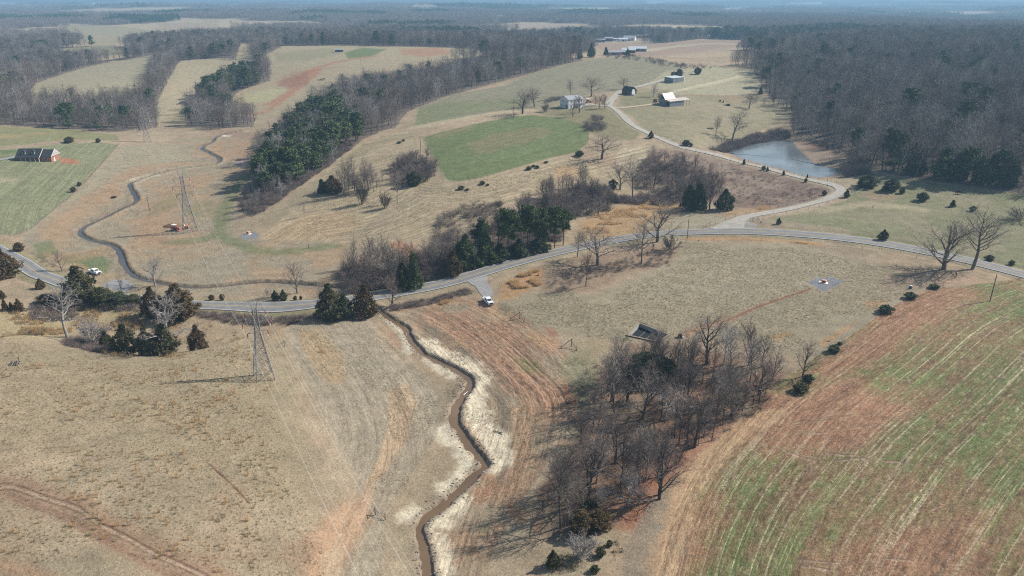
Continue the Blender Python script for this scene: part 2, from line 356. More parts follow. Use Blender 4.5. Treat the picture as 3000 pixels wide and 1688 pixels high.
for L, wdt in (([(790,305),(850,270),(880,230),(930,200),(1000,180),(1100,165)], 5), ([(830,240),(900,225),(920,205)], 9), ([(700,335),(770,330),(860,270),(930,215)], 3), ([(860,215),(1000,196)], 3)): band(L, wdt, REDS, .6, 3, 3)
paint([(830,225),(900,205),(905,250),(850,262),(815,250)], (.24,.12,.075), .8, 8, 8)
paint([(700,285),(790,262),(850,262),(780,300),(705,300)], (.33,.31,.17), .7, 5, 4)
for k in range(5): band([(480+k*12,350-k*2),(500+k*14,280),(540+k*20,190)], 2, (.40,.33,.21), .35, 2, 3)
paint([(1730,127),(1950,128),(2080,116),(2240,126),(2050,150),(1900,165),(1780,158)], (.27,.19,.14), .8, 4, 4)
band([(1890,150),(1950,140),(2080,128),(2300,130),(2500,118)], 12, (.36,.32,.22), .8, 6, 5); band([(1855,166),(1900,172),(1960,186),(2010,198)], 3, PINK, .9, 2, 1)
# green crop fields and the lawn
paint(UFIELD, (.215,.20,.135), 1, 1.5, 1.5); paint([(1218,372),(1222,320),(1300,300),(1500,290),(1560,300),(1400,330)], (.15,.17,.08), .7, 12, 10)
m, a = paint(UFIELD, None, 1, 2, 1); famp[m] = np.maximum(famp[m], .35 * a)
m, a = paint(GFIELD, (.125,.155,.065), 1, 1.5, 1); famp[m] = np.maximum(famp[m], .35 * a)
paint(GFIELD, (.13,.165,.07), .7, 4, 4, n_big); paint(GINNER, (.20,.17,.09), .65, 3, 1.5); paint([(1255,405),(1330,378),(1400,366),(1380,380),(1290,402)], (.24,.18,.10), .5, 4, 3)
band([(1215,374),(1300,358),(1400,340),(1500,325),(1570,322)], 5, STRAW, .9, 2, 1.5)
m, a = paint(LAWN, (.19,.205,.115), 1, 2, 1); famp[m] = np.maximum(famp[m], .55 * a)
paint([(-300,370),(0,370),(180,378),(340,395),(350,412),(200,408),(60,425),(-300,440)], (.205,.20,.10), 1, 3, 3); paint([(-300,405),(0,395),(200,385),(60,402),(-300,425)], (.33,.24,.13), .6, 6, 6); paint([(0,440),(60,438),(70,448),(0,452)], GREEN, .8, 3, 2)
paint([(175,463),(215,465),(240,478),(215,482),(178,478)], REDS, .95, 2, 1.5)
paint([(0,520),(60,525),(40,538),(0,535)], STRAW, .5, 5, 4)
# near-ranch verge and creek bottom
CRK = [(350,428),(480,420),(620,400),(760,400),(800,430),(740,520),(690,610),(760,690),(1000,690),(1040,790),(960,860),(600,870),(300,850),(120,790),(60,700),(200,590),(290,490)]
paint(CRK, (.29,.225,.145), .9, 8, 8); paint(CRK, (.325,.23,.145), .75, 6, 6, n_big); paint(CRK, GREYG, .6, 6, 6, 1 - n_mid)
paint([(350,430),(440,420),(560,430),(560,470),(420,500),(330,520),(250,570),(170,630),(120,650),(90,690),(60,690),(200,590)], (.28,.25,.17), .8, 6, 6)
for L in ([(560,480),(420,495),(330,560),(250,610),(190,650),(175,690)], [(660,460),(640,425),(700,420),(720,470)], [(590,520),(520,560),(450,640),(440,690),(500,720)]): band(L, 6, (.325,.215,.13), .75, 5, 4)
band([(620,380),(640,385),(700,395),(760,400)], 7, (.25,.17,.12), .7, 4, 4); band([(652,398),(670,399)], 2.0, (.6,.55,.5), .9, 1, .5); band(CREEK[8:14], 5, (.37,.32,.22), .6, 3, 2); band([(397,527),(425,520),(450,512)], 2.6, SAND, .9, 1, .5)
# mown green track that loops round the wood
for L in ([(736,495),(715,520),(690,555),(668,590),(655,625),(645,655)], [(645,655),(640,680),(600,700),(500,710)], [(640,690),(700,715),(760,735),(850,738),(940,725),(985,718)]): band(L, 3.2, (.15,.165,.08), .75, 2.2, 1.6)
paint([(530,600),(600,590),(660,600),(640,640),(560,640)], OLIVE, .5, 10, 8); paint([(440,600),(520,560),(580,560),(500,610),(430,640)], OLIVE, .45, 12, 8)
paint([(90,715),(150,705),(170,740),(120,760)], GREEN, .55, 6, 5); paint([(180,760),(215,745),(300,750),(330,770),(310,800),(280,790),(210,780)], GREEN, .7, 8, 8); paint([(200,775),(235,770),(260,788),(225,792)], (.30,.19,.11), .6, 5, 4)
paint([(120,745),(280,730),(330,745),(200,775)], (.32,.20,.115), .45, 6, 6)
# gravel and stone pads
for P in ([(700,693),(722,684),(745,678),(760,690),(748,700),(712,702)], [(2367,828),(2390,815),(2440,812),(2472,826),(2440,843),(2418,855),(2395,845)]): paint(P, (.20,.205,.22), 1, 1.5, 1.5); 
paint([(690,478),(720,462),(755,458),(764,468),(735,486),(700,489)], PURP, .95, 2, 1.5); paint([(540,592),(560,586),(566,600),(545,602)], PURP, .7, 2, 1.5)
paint([(300,832),(330,822),(370,820),(392,832),(380,850),(340,862),(310,850)], (.26,.26,.275), .95, 2, 2)
# central hillside with mowing lines
HILL = [(760,700),(830,640),(930,570),(960,500),(1060,420),(1180,385),(1240,400),(1300,530),(1350,540),(1600,470),(1720,450),(1900,420),(1920,470),(1840,520),(1640,520),(1540,580),(1420,650),(1300,690),(1150,720),(1000,715)]
m, a = paint(HILL, (.325,.27,.175), .85, 8, 8); famp[m] = np.maximum(famp[m], .85 * a)
paint([(770,690),(860,640),(1000,610),(1060,650),(1000,700),(850,715)], (.345,.245,.145), .6, 14, 12)
band([(760,660),(830,620),(900,560),(960,520),(1040,455)], 5, (.25,.215,.14), .6, 3, 2); band([(1040,700),(1110,650),(1180,600),(1240,560),(1300,545)], 4, (.24,.20,.14), .5, 3, 2); band([(1040,455),(1130,410),(1180,400)], 6, (.22,.20,.12), .45, 4, 3)
paint([(1790,470),(1830,430),(1890,425),(1895,470),(1860,520)], (.36,.31,.21), .8, 4, 3); paint([(1690,452),(1800,455),(1830,500),(1760,505)], (.26,.19,.135), .6, 8, 6); paint([(1640,480),(1700,490),(1690,520),(1620,515)], ORNG, .55, 8, 6)
band([(1165,715),(1205,745),(1210,770)], 3, (.40,.19,.10), .8, 2, 2)
# bramble slope below the dam, broomsedge bottoms
paint([(1895,440),(1990,440),(2100,465),(2250,505),(2400,545),(2435,560),(2400,590),(2250,615),(2150,610),(2000,560),(1900,520)], BRAMB, .95, 4, 5); paint([(1895,440),(1990,440),(2100,465),(2250,505),(2400,545),(2300,590),(2100,560)], (.32,.25,.19), .6, 4, 5, n_mid)
paint([(1690,700),(1700,650),(1790,610),(1900,585),(2000,590),(2010,620),(1890,650),(1850,690),(1760,700)], (.335,.225,.12), .95, 6, 6); paint([(2010,625),(2120,630),(2130,650),(2040,670),(1950,665),(1990,640)], (.30,.27,.19), .8, 5, 5); band([(2150,625),(2250,612)], 5, ORNG, .5, 3, 3)
paint([(1460,880),(1470,830),(1560,790),(1600,785),(1590,830),(1510,870)], (.35,.215,.11), .95, 5, 6)
band([(2020,700),(2150,698),(2300,705),(2400,715)], 2.2, ORNG, .85, 1, .8)
paint([(1580,840),(1600,790),(1700,750),(1900,720),(1990,730),(1960,790),(1850,800),(1750,850),(1640,870)], (.23,.165,.115), .75, 12, 10)
# pastures right of the lane
RP = [(2480,585),(2520,530),(2540,508),(2700,530),(2900,560),(3300,600),(3500,900),(3000,790),(2800,745),(2600,705),(2400,680),(2230,665),(2270,640),(2380,620)]
paint(RP, (.205,.20,.12), .95, 4, 4); paint(RP, (.24,.21,.14), .7, 4, 4, n_big); paint(RP, (.165,.175,.09), .6, 4, 4, 1 - n_mid); paint([(2510,570),(2560,556),(2640,580),(2560,590)], (.27,.185,.12), .6, 6, 5)
band([(2400,620),(2520,600),(2620,605),(2700,615)], 3, STRAW, .6, 2, 2); band([(2200,650),(2260,660),(2370,675)], 1.5, (.20,.14,.10), .9, 1, .6); band([(2190,645),(2240,655),(2340,668),(2450,680)], 6, (.29,.235,.165), .8, 2, 1)
FB = [(1800,315),(1860,260),(2200,275),(2320,300),(2315,345),(2260,370),(2180,400),(2110,440),(2010,425),(1900,385),(1850,340)]
paint(FB, (.25,.22,.145), .95, 3, 3); paint(FB, (.20,.185,.11), .6, 3, 3, n_big); paint([(1560,330),(1600,310),(1800,310),(1880,390),(1860,410),(1740,400),(1700,360),(1600,340)], (.19,.175,.10), .9, 5, 4); paint([(1810,280),(1960,262),(1990,300),(1830,312)], (.195,.18,.105), .9, 4, 3)
paint([(1890,250),(1950,210),(2080,190),(2200,205),(2228,250),(2225,268),(2150,282),(2000,278)], (.31,.285,.19), .95, 2, 2)
for k in range(7): band([(1960+k*18,272-k*4),(2040+k*16,255-k*4),(2120+k*16,240-k*5)], 2.2, (.42,.38,.26), .7, 1.5, 1)
band([(2005,278),(2080,280),(2180,285),(2200,290)], 2, (.27,.16,.10), .7, 2, 2); paint([(2120,288),(2200,290),(2190,302),(2110,300)], (.28,.19,.13), .5, 5, 4)
# big middle field, its red trench
paint([(1460,900),(1560,860),(1750,860),(1980,760),(2010,705),(2400,725),(2650,800),(2680,850),(2500,950),(2350,1050),(2200,1000),(1800,1000),(1500,950)], (.275,.235,.16), .95, 8, 6)
paint([(1800,880),(2000,780),(2300,730),(2500,770),(2350,850),(2100,880)], (.31,.27,.19), .6, 40, 20)
band([(2148,932),(2200,908),(2260,885),(2330,862),(2372,847)], .55, (.24,.10,.06), .95, .3, .3); band([(1995,985),(2060,960),(2148,932)], 1.5, (.30,.15,.09), .6, 1, 1)
paint([(2250,985),(2310,970),(2330,980),(2280,1000)], ORNG, .6, 4, 4); paint([(2400,1000),(2500,945),(2490,965),(2410,1020)], ORNG, .6, 4, 4); paint([(2530,885),(2600,880),(2580,900),(2540,900)], ORNG, .6, 4, 4)
paint([(2380,1040),(2480,975),(2580,910),(2700,850),(2740,850),(2560,960),(2420,1070),(2340,1140)], (.245,.225,.165), .8, 6, 5); paint([(2340,1150),(2300,1180),(2200,1260),(2150,1230),(2250,1130)], (.22,.20,.16), .8, 8, 6)
paint([(2560,850),(2600,800),(2720,790),(2860,800),(2800,850),(2700,845)], (.25,.185,.135), .6, 10, 6); band([(2760,832),(2830,820),(3000,850),(3200,900)], 2.5, (.38,.26,.18), .7, 1.5, 1)
# lower field between creek and grove: red soil, straw, green rows
LOW = [(1120,900),(1300,870),(1440,880),(1530,930),(1640,1010),(1700,1120),(1700,1250),(1600,1350),(1500,1500),(1400,1688),(1260,1800),(1250,1600),(1400,1400),(1330,1200),(1370,1120),(1230,1030)]
m, a = paint(LOW, (.28,.225,.155), .9, 12, 10); famp[m] = np.maximum(famp[m], .75 * a)
paint(LOW, (.33,.185,.11), .55, 12, 10, n_mid)
m, a = paint([(1240,920),(1330,915),(1470,950),(1540,1010),(1620,1110),(1680,1180),(1640,1215),(1560,1180),(1480,1160),(1400,1060),(1330,990),(1260,950)], (.315,.175,.11), .7, 12, 10); famp[m] = np.maximum(famp[m], 1.6 * a)
paint([(1650,1130),(1690,1130),(1700,1170),(1680,1190),(1655,1160)], (.42,.18,.10), .9, 5, 4); paint([(1500,1040),(1580,1060),(1600,1100),(1530,1090)], (.17,.19,.08), .6, 10, 8); paint([(1560,960),(1640,1000),(1600,1020),(1540,990)], (.40,.25,.14), .6, 8, 8); paint([(1420,890),(1500,910),(1500,945),(1440,930)], (.42,.29,.17), .6, 8, 8); paint([(1590,955),(1620,960),(1640,985),(1610,985)], (.28,.12,.08), .6, 5, 5)
paint([(1470,880),(1500,900),(1480,930),(1460,910)], (.18,.17,.11), .6, 6, 6)
m, a = paint([(1490,1180),(1560,1200),(1560,1330),(1510,1430),(1490,1440),(1500,1300)], (.36,.225,.135), .7, 12, 8); famp[m] = np.maximum(famp[m], 1.2 * a)
paint([(1640,1060),(1720,1020),(1760,1100),(1700,1210),(1650,1100)], (.215,.215,.13), .75, 15, 12); paint([(1680,1010),(1800,1000),(1850,1080),(1760,1120),(1700,1050)], (.27,.225,.135), .6, 15, 12)
paint([(1380,1440),(1440,1400),(1470,1420),(1420,1480),(1370,1480)], (.38,.20,.12), .7, 10, 8); paint([(1480,1470),(1560,1500),(1530,1540),(1490,1510)], (.37,.21,.12), .7, 10, 8); paint([(1390,1540),(1440,1530),(1430,1570)], GREEN, .4, 8, 6)
band([(1215,925),(1290,990),(1390,1060),(1460,1120),(1480,1200),(1478,1290),(1470,1400)], 2.0, (.17,.135,.10), .6, 2, 1.5)
# pale sand bars along the creek
for L, wdt in (([(1130,925),(1180,985),(1200,1030)], 1.6), ([(1243,1005),(1290,1035),(1340,1065),(1385,1085),(1405,1110)], 3.2), ([(1255,1055),(1290,1075),(1325,1100)], 1.8), ([(1400,1130),(1390,1170),(1400,1220),(1430,1270),(1455,1310),(1460,1345),(1440,1370)], 3.0), ([(1310,1265),(1340,1300),(1385,1345),(1380,1370),(1330,1410),(1310,1435)], 2.8), ([(1360,1462),(1330,1500),(1290,1530),(1262,1550)], 1.7), ([(1220,1500),(1200,1520)], 1.8), ([(1285,1580),(1300,1630),(1300,1680)], 2.2)): band(L, wdt * .95, SAND, .9, 1.4, 2.0, None)
D, S, G = pdist(gx, gy, wcreek2, 8); a = (1 - sstep(D + (n_sm - .5) * 2, 1.0, 2.7)) * .8; col[:] = col * (1 - a[:, None]) + np.array((.225,.18,.135)) * a[:, None]
D, S, G = pdist(gx, gy, wcreek, 8); a = (1 - sstep(D + (n_sm - .5) * 2, 1.4, 3.0)) * .75; col[:] = col * (1 - a[:, None]) + np.array((.15,.115,.085)) * a[:, None]
# left strip of straw rows; big left pasture
LS = [(830,960),(1080,925),(1150,1000),(1200,1060),(1290,1150),(1280,1260),(1200,1400),(1130,1500),(1100,1850),(900,1850),(980,1600),(1050,1400),(960,1250),(880,1080)]
m, a = paint(LS, (.285,.245,.18), .9, 10, 8); famp[m] = np.maximum(famp[m], .5 * a)
m, a = paint([(870,970),(940,960),(1000,1040),(1020,1120),(960,1130),(900,1040)], (.34,.245,.14), .7, 10, 8); famp[m] = np.maximum(famp[m], .8 * a)
m, a = paint([(1140,1140),(1200,1120),(1220,1180),(1200,1280),(1120,1400),(1060,1440),(1110,1340),(1140,1240)], (.39,.275,.17), .65, 9, 9); famp[m] = np.maximum(famp[m], 1.1 * a)
paint([(1100,930),(1140,960),(1180,1010),(1160,1030),(1110,980)], (.36,.20,.115), .6, 8, 6); band([(1105,935),(1130,1000),(1190,1060)], 2, (.36,.29,.20), .6, 1, 1)
paint([(900,1580),(1000,1480),(1090,1420),(1090,1520),(1000,1688),(960,1850),(860,1850)], (.42,.27,.17), .8, 25, 18); paint([(940,1640),(1000,1560),(1010,1688),(940,1750)], (.43,.34,.23), .6, 12, 10)
paint([(0,1000),(160,1000),(420,1050),(820,960),(860,1150),(930,1400),(900,1500),(400,1350),(0,1300)], (.285,.235,.15), .6, 30, 20); paint([(740,960),(840,950),(820,1000),(760,1010)], (.30,.21,.13), .4, 10, 8)
paint([(0,900),(60,930),(230,870),(430,900),(430,960),(250,950),(120,990),(0,990)], (.34,.275,.155), .8, 8, 8); paint([(450,960),(700,920),(740,960),(560,1010)], (.27,.21,.14), .7, 8, 8)
TR = [(-160,1418),(0,1422),(60,1432),(150,1465),(230,1490),(290,1535),(380,1580),(450,1620),(540,1660),(620,1700),(700,1760)]
band(TR, 3.2, (.27,.18,.12), .8, 1.5, .8); paint([(-100,1425),(0,1430),(100,1470),(230,1520),(330,1580),(420,1640),(560,1700),(700,1780),(640,1800),(480,1690),(300,1590),(150,1510),(0,1460),(-100,1450)], (.25,.16,.108), .85, 6, 4)
for off in ((0,-8),(4,10)): band([(a_+off[0], b_+off[1]) for a_, b_ in TR], .25, (.15,.085,.06), .9, .15, .1)
band([(a_, b_ + 3) for a_, b_ in TR], .3, (.42,.33,.23), .6, .2, .2)
band([(-60,1655),(0,1660),(60,1672),(130,1700)], 1.5, (.33,.21,.13), .7, 1, .5); band([(598,1346),(640,1385),(690,1430),(730,1475)], .45, (.30,.19,.12), .6, .25, .4); band([(598,1346),(640,1385),(690,1430),(730,1475)], .14, (.10,.06,.045), .95, .1, .25); band([(0,1320),(150,1312),(300,1306),(420,1305)], .12, (.17,.13,.09), .7, .12, .3); band([(570,1630),(700,1640),(850,1640)], .3, (.26,.17,.11), .6, .2, .3)
paint([(820,1620),(900,1560),(940,1600),(880,1688)], (.27,.18,.12), .6, 20, 14)
# grove floor and the red track beside it
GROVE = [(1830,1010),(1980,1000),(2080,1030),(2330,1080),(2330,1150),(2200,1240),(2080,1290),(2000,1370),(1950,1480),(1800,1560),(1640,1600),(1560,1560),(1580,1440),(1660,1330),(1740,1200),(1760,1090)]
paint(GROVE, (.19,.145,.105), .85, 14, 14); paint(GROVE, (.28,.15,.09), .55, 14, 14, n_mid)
band([(1960,1340),(1880,1450),(1860,1520),(1830,1600),(1790,1690),(1760,1800)], 2.6, (.31,.145,.085), .85, 1.6, 1.2); paint([(1980,1280),(2130,1240),(2250,1210),(2200,1270),(2080,1330),(2000,1400)], (.30,.16,.10), .7, 12, 12)
paint([(1600,1600),(1700,1540),(1850,1560),(1830,1688),(1700,1800),(1560,1800)], (.33,.28,.19), .7, 16, 14); paint([(1830,1600),(1900,1480),(1980,1400),(1960,1560),(1900,1750),(1820,1750)], (.235,.205,.155), .7, 10, 8)
# winter wheat on the right
m, a = paint(WHEAT, (.24,.19,.115), 1, 4, 3); crop[m] = np.maximum(crop[m], a); famp[m] = np.maximum(famp[m], .8 * a); soil = np.zeros(N)
for P, k in (([(2250,1160),(2500,1120),(2650,1200),(2560,1290),(2400,1330),(2250,1330),(2150,1250)], .85), ([(2640,870),(2760,850),(2850,870),(2700,960),(2500,1080),(2420,1080),(2560,950)], .7), ([(2700,1560),(2900,1500),(2850,1700),(2300,1700),(2350,1610)], .4), ([(2000,1480),(2100,1400),(2150,1460),(2050,1640),(1960,1760)], .5)):
    m, a = paint(P, None, k, 40, 40); soil[m] = np.maximum(soil[m], a)
band([(2270,1215),(2200,1250),(2130,1310),(2060,1380),(2010,1460),(1985,1560),(1950,1700),(1930,1800)], 3.2, (.42,.285,.175), .85, 1.8, 1.4); edge_cut = band([(2270,1215),(2200,1250),(2130,1310),(2060,1380),(2010,1460),(1985,1560),(1950,1700)], 2.6, (.42,.28,.17), .4, 1.5, 1)
crop *= 1 - np.clip(edge_cut * 2, 0, .9)
for L in ([(2330,1235),(2420,1228),(2520,1215),(2610,1205)], [(2300,1275),(2400,1265),(2500,1255),(2570,1245)], [(2260,1290),(2330,1330),(2420,1350),(2600,1340)], [(2320,1640),(2450,1650),(2540,1630),(2640,1640),(2760,1640)], [(2260,1680),(2360,1660),(2480,1678),(2560,1690)], [(2440,1325),(2560,1345),(2700,1362)], [(2330,1122),(2430,1118),(2500,1122)], [(2560,1172),(2620,1175),(2650,1170)]):
    L = [(a_ + rng.uniform(-9, 9), b_ + rng.uniform(-4, 4)) for a_, b_ in np.array(dense(np.array(L, float), 28))]; a = band(L, .16, (.12,.065,.05), .8, .14, .6); crop *= 1 - a; a = band([(a_, b_ + 3) for a_, b_ in L], .10, (.48,.36,.26), .6, .14, .5); crop *= 1 - a
for P in ([(700,693),(722,684),(745,678),(760,690),(748,700),(712,702)], [(2367,828),(2390,815),(2440,812),(2472,826),(2440,843),(2418,855),(2395,845)]): paint(P, (.20,.205,.22), 1, 1.5, 2.0)
# pond shore
P = pin(gx, gy, wpond); a = sstep(P, -9, -1) * .8; col[:] = col * (1 - a[:, None]) + np.array((.25,.185,.14)) * a[:, None]
MUDP = [(2325,402),(2400,408),(2490,430),(2500,470),(2470,492),(2430,486),(2380,470),(2345,440)]
paint(MUDP, (.24,.185,.14), .95, 3, 3); paint([(2330,415),(2400,420),(2440,450),(2380,440)], (.22,.12,.09), .6, 5, 5)
# road verges
D, S, G = pdist(gx, gy, wroad, 14); a = (1 - sstep(D + (n_sm - .5) * 3, 4, 6.5)) * .75; col[:] = col * (1 - a[:, None]) + np.array((.255,.225,.145)) * a[:, None]
a = (1 - sstep(D + (n_sm - .5) * 2, 5, 7)) * .5 * (gu < 1100); col[:] = col * (1 - a[:, None]) + np.array((.20,.19,.09)) * a[:, None]
D, S, G = pdist(gx, gy, wlane, 10); a = (1 - sstep(D + (n_sm - .5) * 1.6, 2.6, 4.6)) * .8; col[:] = col * (1 - a[:, None]) + np.array((.31,.27,.20)) * a[:, None]
paint([(2100,675),(2140,650),(2190,650),(2220,660),(2210,672),(2150,674)], (.30,.285,.26), .9, 3, 2)

# rows follow guide curves
GUIDES = [(WHEAT, W([(2900,800),(2720,855),(2600,912),(2500,985),(2400,1055),(2250,1155),(2150,1260),(2070,1350),(2010,1450),(1965,1560),(1925,1700),(1905,1850)])),
 (LOW, W([(1100,880),(1230,910),(1330,960),(1420,1030),(1500,1110),(1560,1180),(1545,1300),(1500,1430),(1450,1600),(1400,1850)])),
 (LS, W([(800,880),(880,990),(960,1080),(1020,1180),(1040,1300),(990,1450),(900,1600),(850,1850)])),
 (HILL, W([(740,700),(830,650),(930,625),(1030,610),(1120,575),(1200,530),(1300,540),(1400,530),(1550,485),(1700,445),(1900,400)])),
 (GFIELD, W([(1200,540),(1345,532),(1500,495),(1690,445),(1800,400)])), (UFIELD, W([(1200,380),(1400,340),(1600,300),(1850,250),(2020,200)])),
 (LAWN, W([(60,700),(90,600),(170,520),(300,400)]))]
for P, L in GUIDES:
    L = dense(np.asarray(L), 4); m = np.nonzero((pin(gu, gv, P) > -25))[0]
    D, S, G = pdist(gx[m], gy[m], L, 900); across[m] = D * G; along[m] = S
# drill rows of the wheat: straight, each a shifted copy of the field's edge near that edge
A_, B_ = W([(2760, 835)])[0], W([(2200, 1205)])[0]; dd = (B_ - A_) / np.hypot(*(B_ - A_)); nn_ = np.array([-dd[1], dd[0]])
L = dense(GUIDES[0][1], 3); Ls = (L - A_) @ dd; Lt = (L - A_) @ nn_; o_ = np.argsort(Ls); m = np.nonzero(pin(gu, gv, WHEAT) > -25)[0]; q_ = np.c_[gx[m], gy[m]] - A_; s_, t_ = q_ @ dd, q_ @ nn_
g_ = np.interp(s_, Ls[o_], Lt[o_]); dep = np.abs(t_ - g_); across[m] = t_ - g_ * np.exp(-(dep / 42) ** 1.5); along[m] = s_
i, j = np.meshgrid(np.arange(NR - 1), np.arange(NA - 1), indexing='ij'); q = (i * NA + j).ravel()
quads = np.stack([q, q + NA, q + NA + 1, q + 1], 1)

def node(nt, t, **kw):
    n = nt.nodes.new(t)
    for k, v in kw.items():
        if k.startswith('i_'): n.inputs[int(k[2:])].default_value = v
        else: setattr(n, k, v)
    return n
def ground_mat():
    m = bpy.data.materials.new('ground'); m.use_nodes = True; nt = m.node_tree; l = nt.links.new; b = nt.nodes['Principled BSDF']
    b.inputs['Roughness'].default_value = .95; b.inputs['Specular IOR Level'].default_value = .1
    at = lambda n: node(nt, 'ShaderNodeAttribute', attribute_name=n)
    tc = node(nt, 'ShaderNodeTexCoord')
    def noise(vec, sc, det=4, ro=.6):
        n = node(nt, 'ShaderNodeTexNoise'); n.inputs['Scale'].default_value = sc; n.inputs['Detail'].default_value = det; n.inputs['Roughness'].default_value = ro
        l(vec, n.inputs['Vector']); return n.outputs[0]
    def rng_(x, a, b_, c, d):
        n = node(nt, 'ShaderNodeMapRange', i_1=a, i_2=b_, i_3=c, i_4=d); l(x, n.inputs[0]); return n.outputs[0]
    def mth(op, a, b_):
        n = node(nt, 'ShaderNodeMath', operation=op)
        for k, s in ((0, a), (1, b_)):
            if hasattr(s, 'is_output'): l(s, n.inputs[k])
            else: n.inputs[k].default_value = s
        return n.outputs[0]
    def mix(f, a, b_):
        n = node(nt, 'ShaderNodeMix', data_type='RGBA')
        if hasattr(f, 'is_output'): l(f, n.inputs[0])
        else: n.inputs[0].default_value = f
        for k, s in ((6, a), (7, b_)):
            if hasattr(s, 'is_output'): l(s, n.inputs[k])
            else: n.inputs[k].default_value = (*s, 1)
        return n.outputs[2]
    P = tc.outputs['Object']
    cmb = node(nt, 'ShaderNodeCombineXYZ'); l(mth('MULTIPLY', at('across').outputs['Fac'], 1.0), cmb.inputs[0]); l(mth('MULTIPLY', at('along').outputs['Fac'], .035), cmb.inputs[1])
    cmb2 = node(nt, 'ShaderNodeCombineXYZ'); l(mth('MULTIPLY', at('across').outputs['Fac'], 1.0), cmb2.inputs[0]); l(mth('MULTIPLY', at('along').outputs['Fac'], .25), cmb2.inputs[1])
    st = noise(cmb.outputs[0], .55, 3, .6); st2 = noise(cmb2.outputs[0], 1.3, 3, .7)
    cmb3 = node(nt, 'ShaderNodeCombineXYZ'); l(at('across').outputs['Fac'], cmb3.inputs[0]); l(mth('MULTIPLY', at('along').outputs['Fac'], .008), cmb3.inputs[1]); st3 = noise(cmb3.outputs[0], 1.6, 3, .6)
    fa = at('famp').outputs['Fac']
    n1 = noise(P, 2.0, 6, .82); n2 = noise(P, .22, 4, .6); n3 = noise(P, .035, 3, .5)
    base = at('Col').outputs['Color']
    # crop: soil, green blades, straw lines
    so_ = at('soil').outputs['Fac']
    g = mth('ADD', mth('MULTIPLY', st, .40), mth('MULTIPLY', st3, .32)); g = mth('ADD', g, mth('MULTIPLY', n2, .28)); g = mth('ADD', g, mth('MULTIPLY', n3, .35)); g = mth('SUBTRACT', g, mth('MULTIPLY', so_, .22))
    c1 = mix(rng_(g, .56, .74, 0, 1), (.34,.20,.12), (.115,.16,.055))
    c1 = mix(rng_(st2, .58, .72, 0, .6), c1, (.40,.31,.215)); c1 = mix(mth('MULTIPLY', rng_(st3, .555, .62, 0, .9), rng_(n1, .38, .5, .2, 1)), c1, (.46,.36,.25)); c1 = mix(mth('MULTIPLY', rng_(n1, .35, .6, .45, 0), 1.0), c1, (.12,.08,.05))
    c1 = mix(mth('MULTIPLY', so_, .45), c1, (.25,.12,.075))
    base = mix(mth('MULTIPLY', at('crop').outputs['Fac'], .95), base, c1)
    # tone of clumps and rows
    k = mth('MULTIPLY', rng_(n1, .30, .70, .50, 1.5), rng_(n2, .3, .7, .84, 1.16))
    row = mth('ADD', 1.0, mth('MULTIPLY', fa, mth('MULTIPLY', mth('SUBTRACT', mth('ADD', st2, st), 1.0), 2.2)))
    k = mth('MULTIPLY', k, mth('MAXIMUM', row, .35))
    sc = node(nt, 'ShaderNodeVectorMath', operation='SCALE'); l(base, sc.inputs[0]); l(k, sc.inputs['Scale'])
    ln = mth('MULTIPLY', rng_(st3, .54, .64, 0, .75), rng_(fa, .3, 1.1, 0, 1)); ln = mth('MULTIPLY', ln, mth('SUBTRACT', 1.0, at('crop').outputs['Fac']))
    sc2 = mix(ln, sc.outputs[0], (.46,.33,.21)); dk = mth('MULTIPLY', rng_(st3, .46, .38, 0, .6), rng_(fa, .3, 1.1, 0, 1)); sc3 = mix(dk, sc2, (.17,.105,.07))  # dark lines paint furrow shade into the base colour
    warm = mix(rng_(noise(P, .5, 4, .7), .52, .68, 0, .35), sc3, (.33,.275,.19))
    l(warm, b.inputs['Base Color'])
    hgt = mth('ADD', mth('MULTIPLY', n1, .30), mth('MULTIPLY', mth('MULTIPLY', mth('ADD', st2, st), fa), .35))
    bp = node(nt, 'ShaderNodeBump'); bp.inputs['Strength'].default_value = 1.0; bp.inputs['Distance'].default_value = 1.0; l(hgt, bp.inputs['Height']); l(bp.outputs[0], b.inputs['Normal'])
    return m
GM = ground_mat()
def attr(me, n, a, t='FLOAT'):
    x = me.attributes.new(n, t, 'POINT'); x.data.foreach_set('color' if t == 'FLOAT_COLOR' else 'value', np.ascontiguousarray(a, np.float32).ravel())
ground = mesh_np('ground', np.c_[gx, gy, gz], quads, GM, True); tag(ground, kind='structure')
me = ground.data
attr(me, 'Col', np.c_[np.clip(col, .02, .8), np.ones(N)], 'FLOAT_COLOR'); attr(me, 'crop', crop); attr(me, 'famp', famp); attr(me, 'soil', soil); attr(me, 'across', across); attr(me, 'along', along)

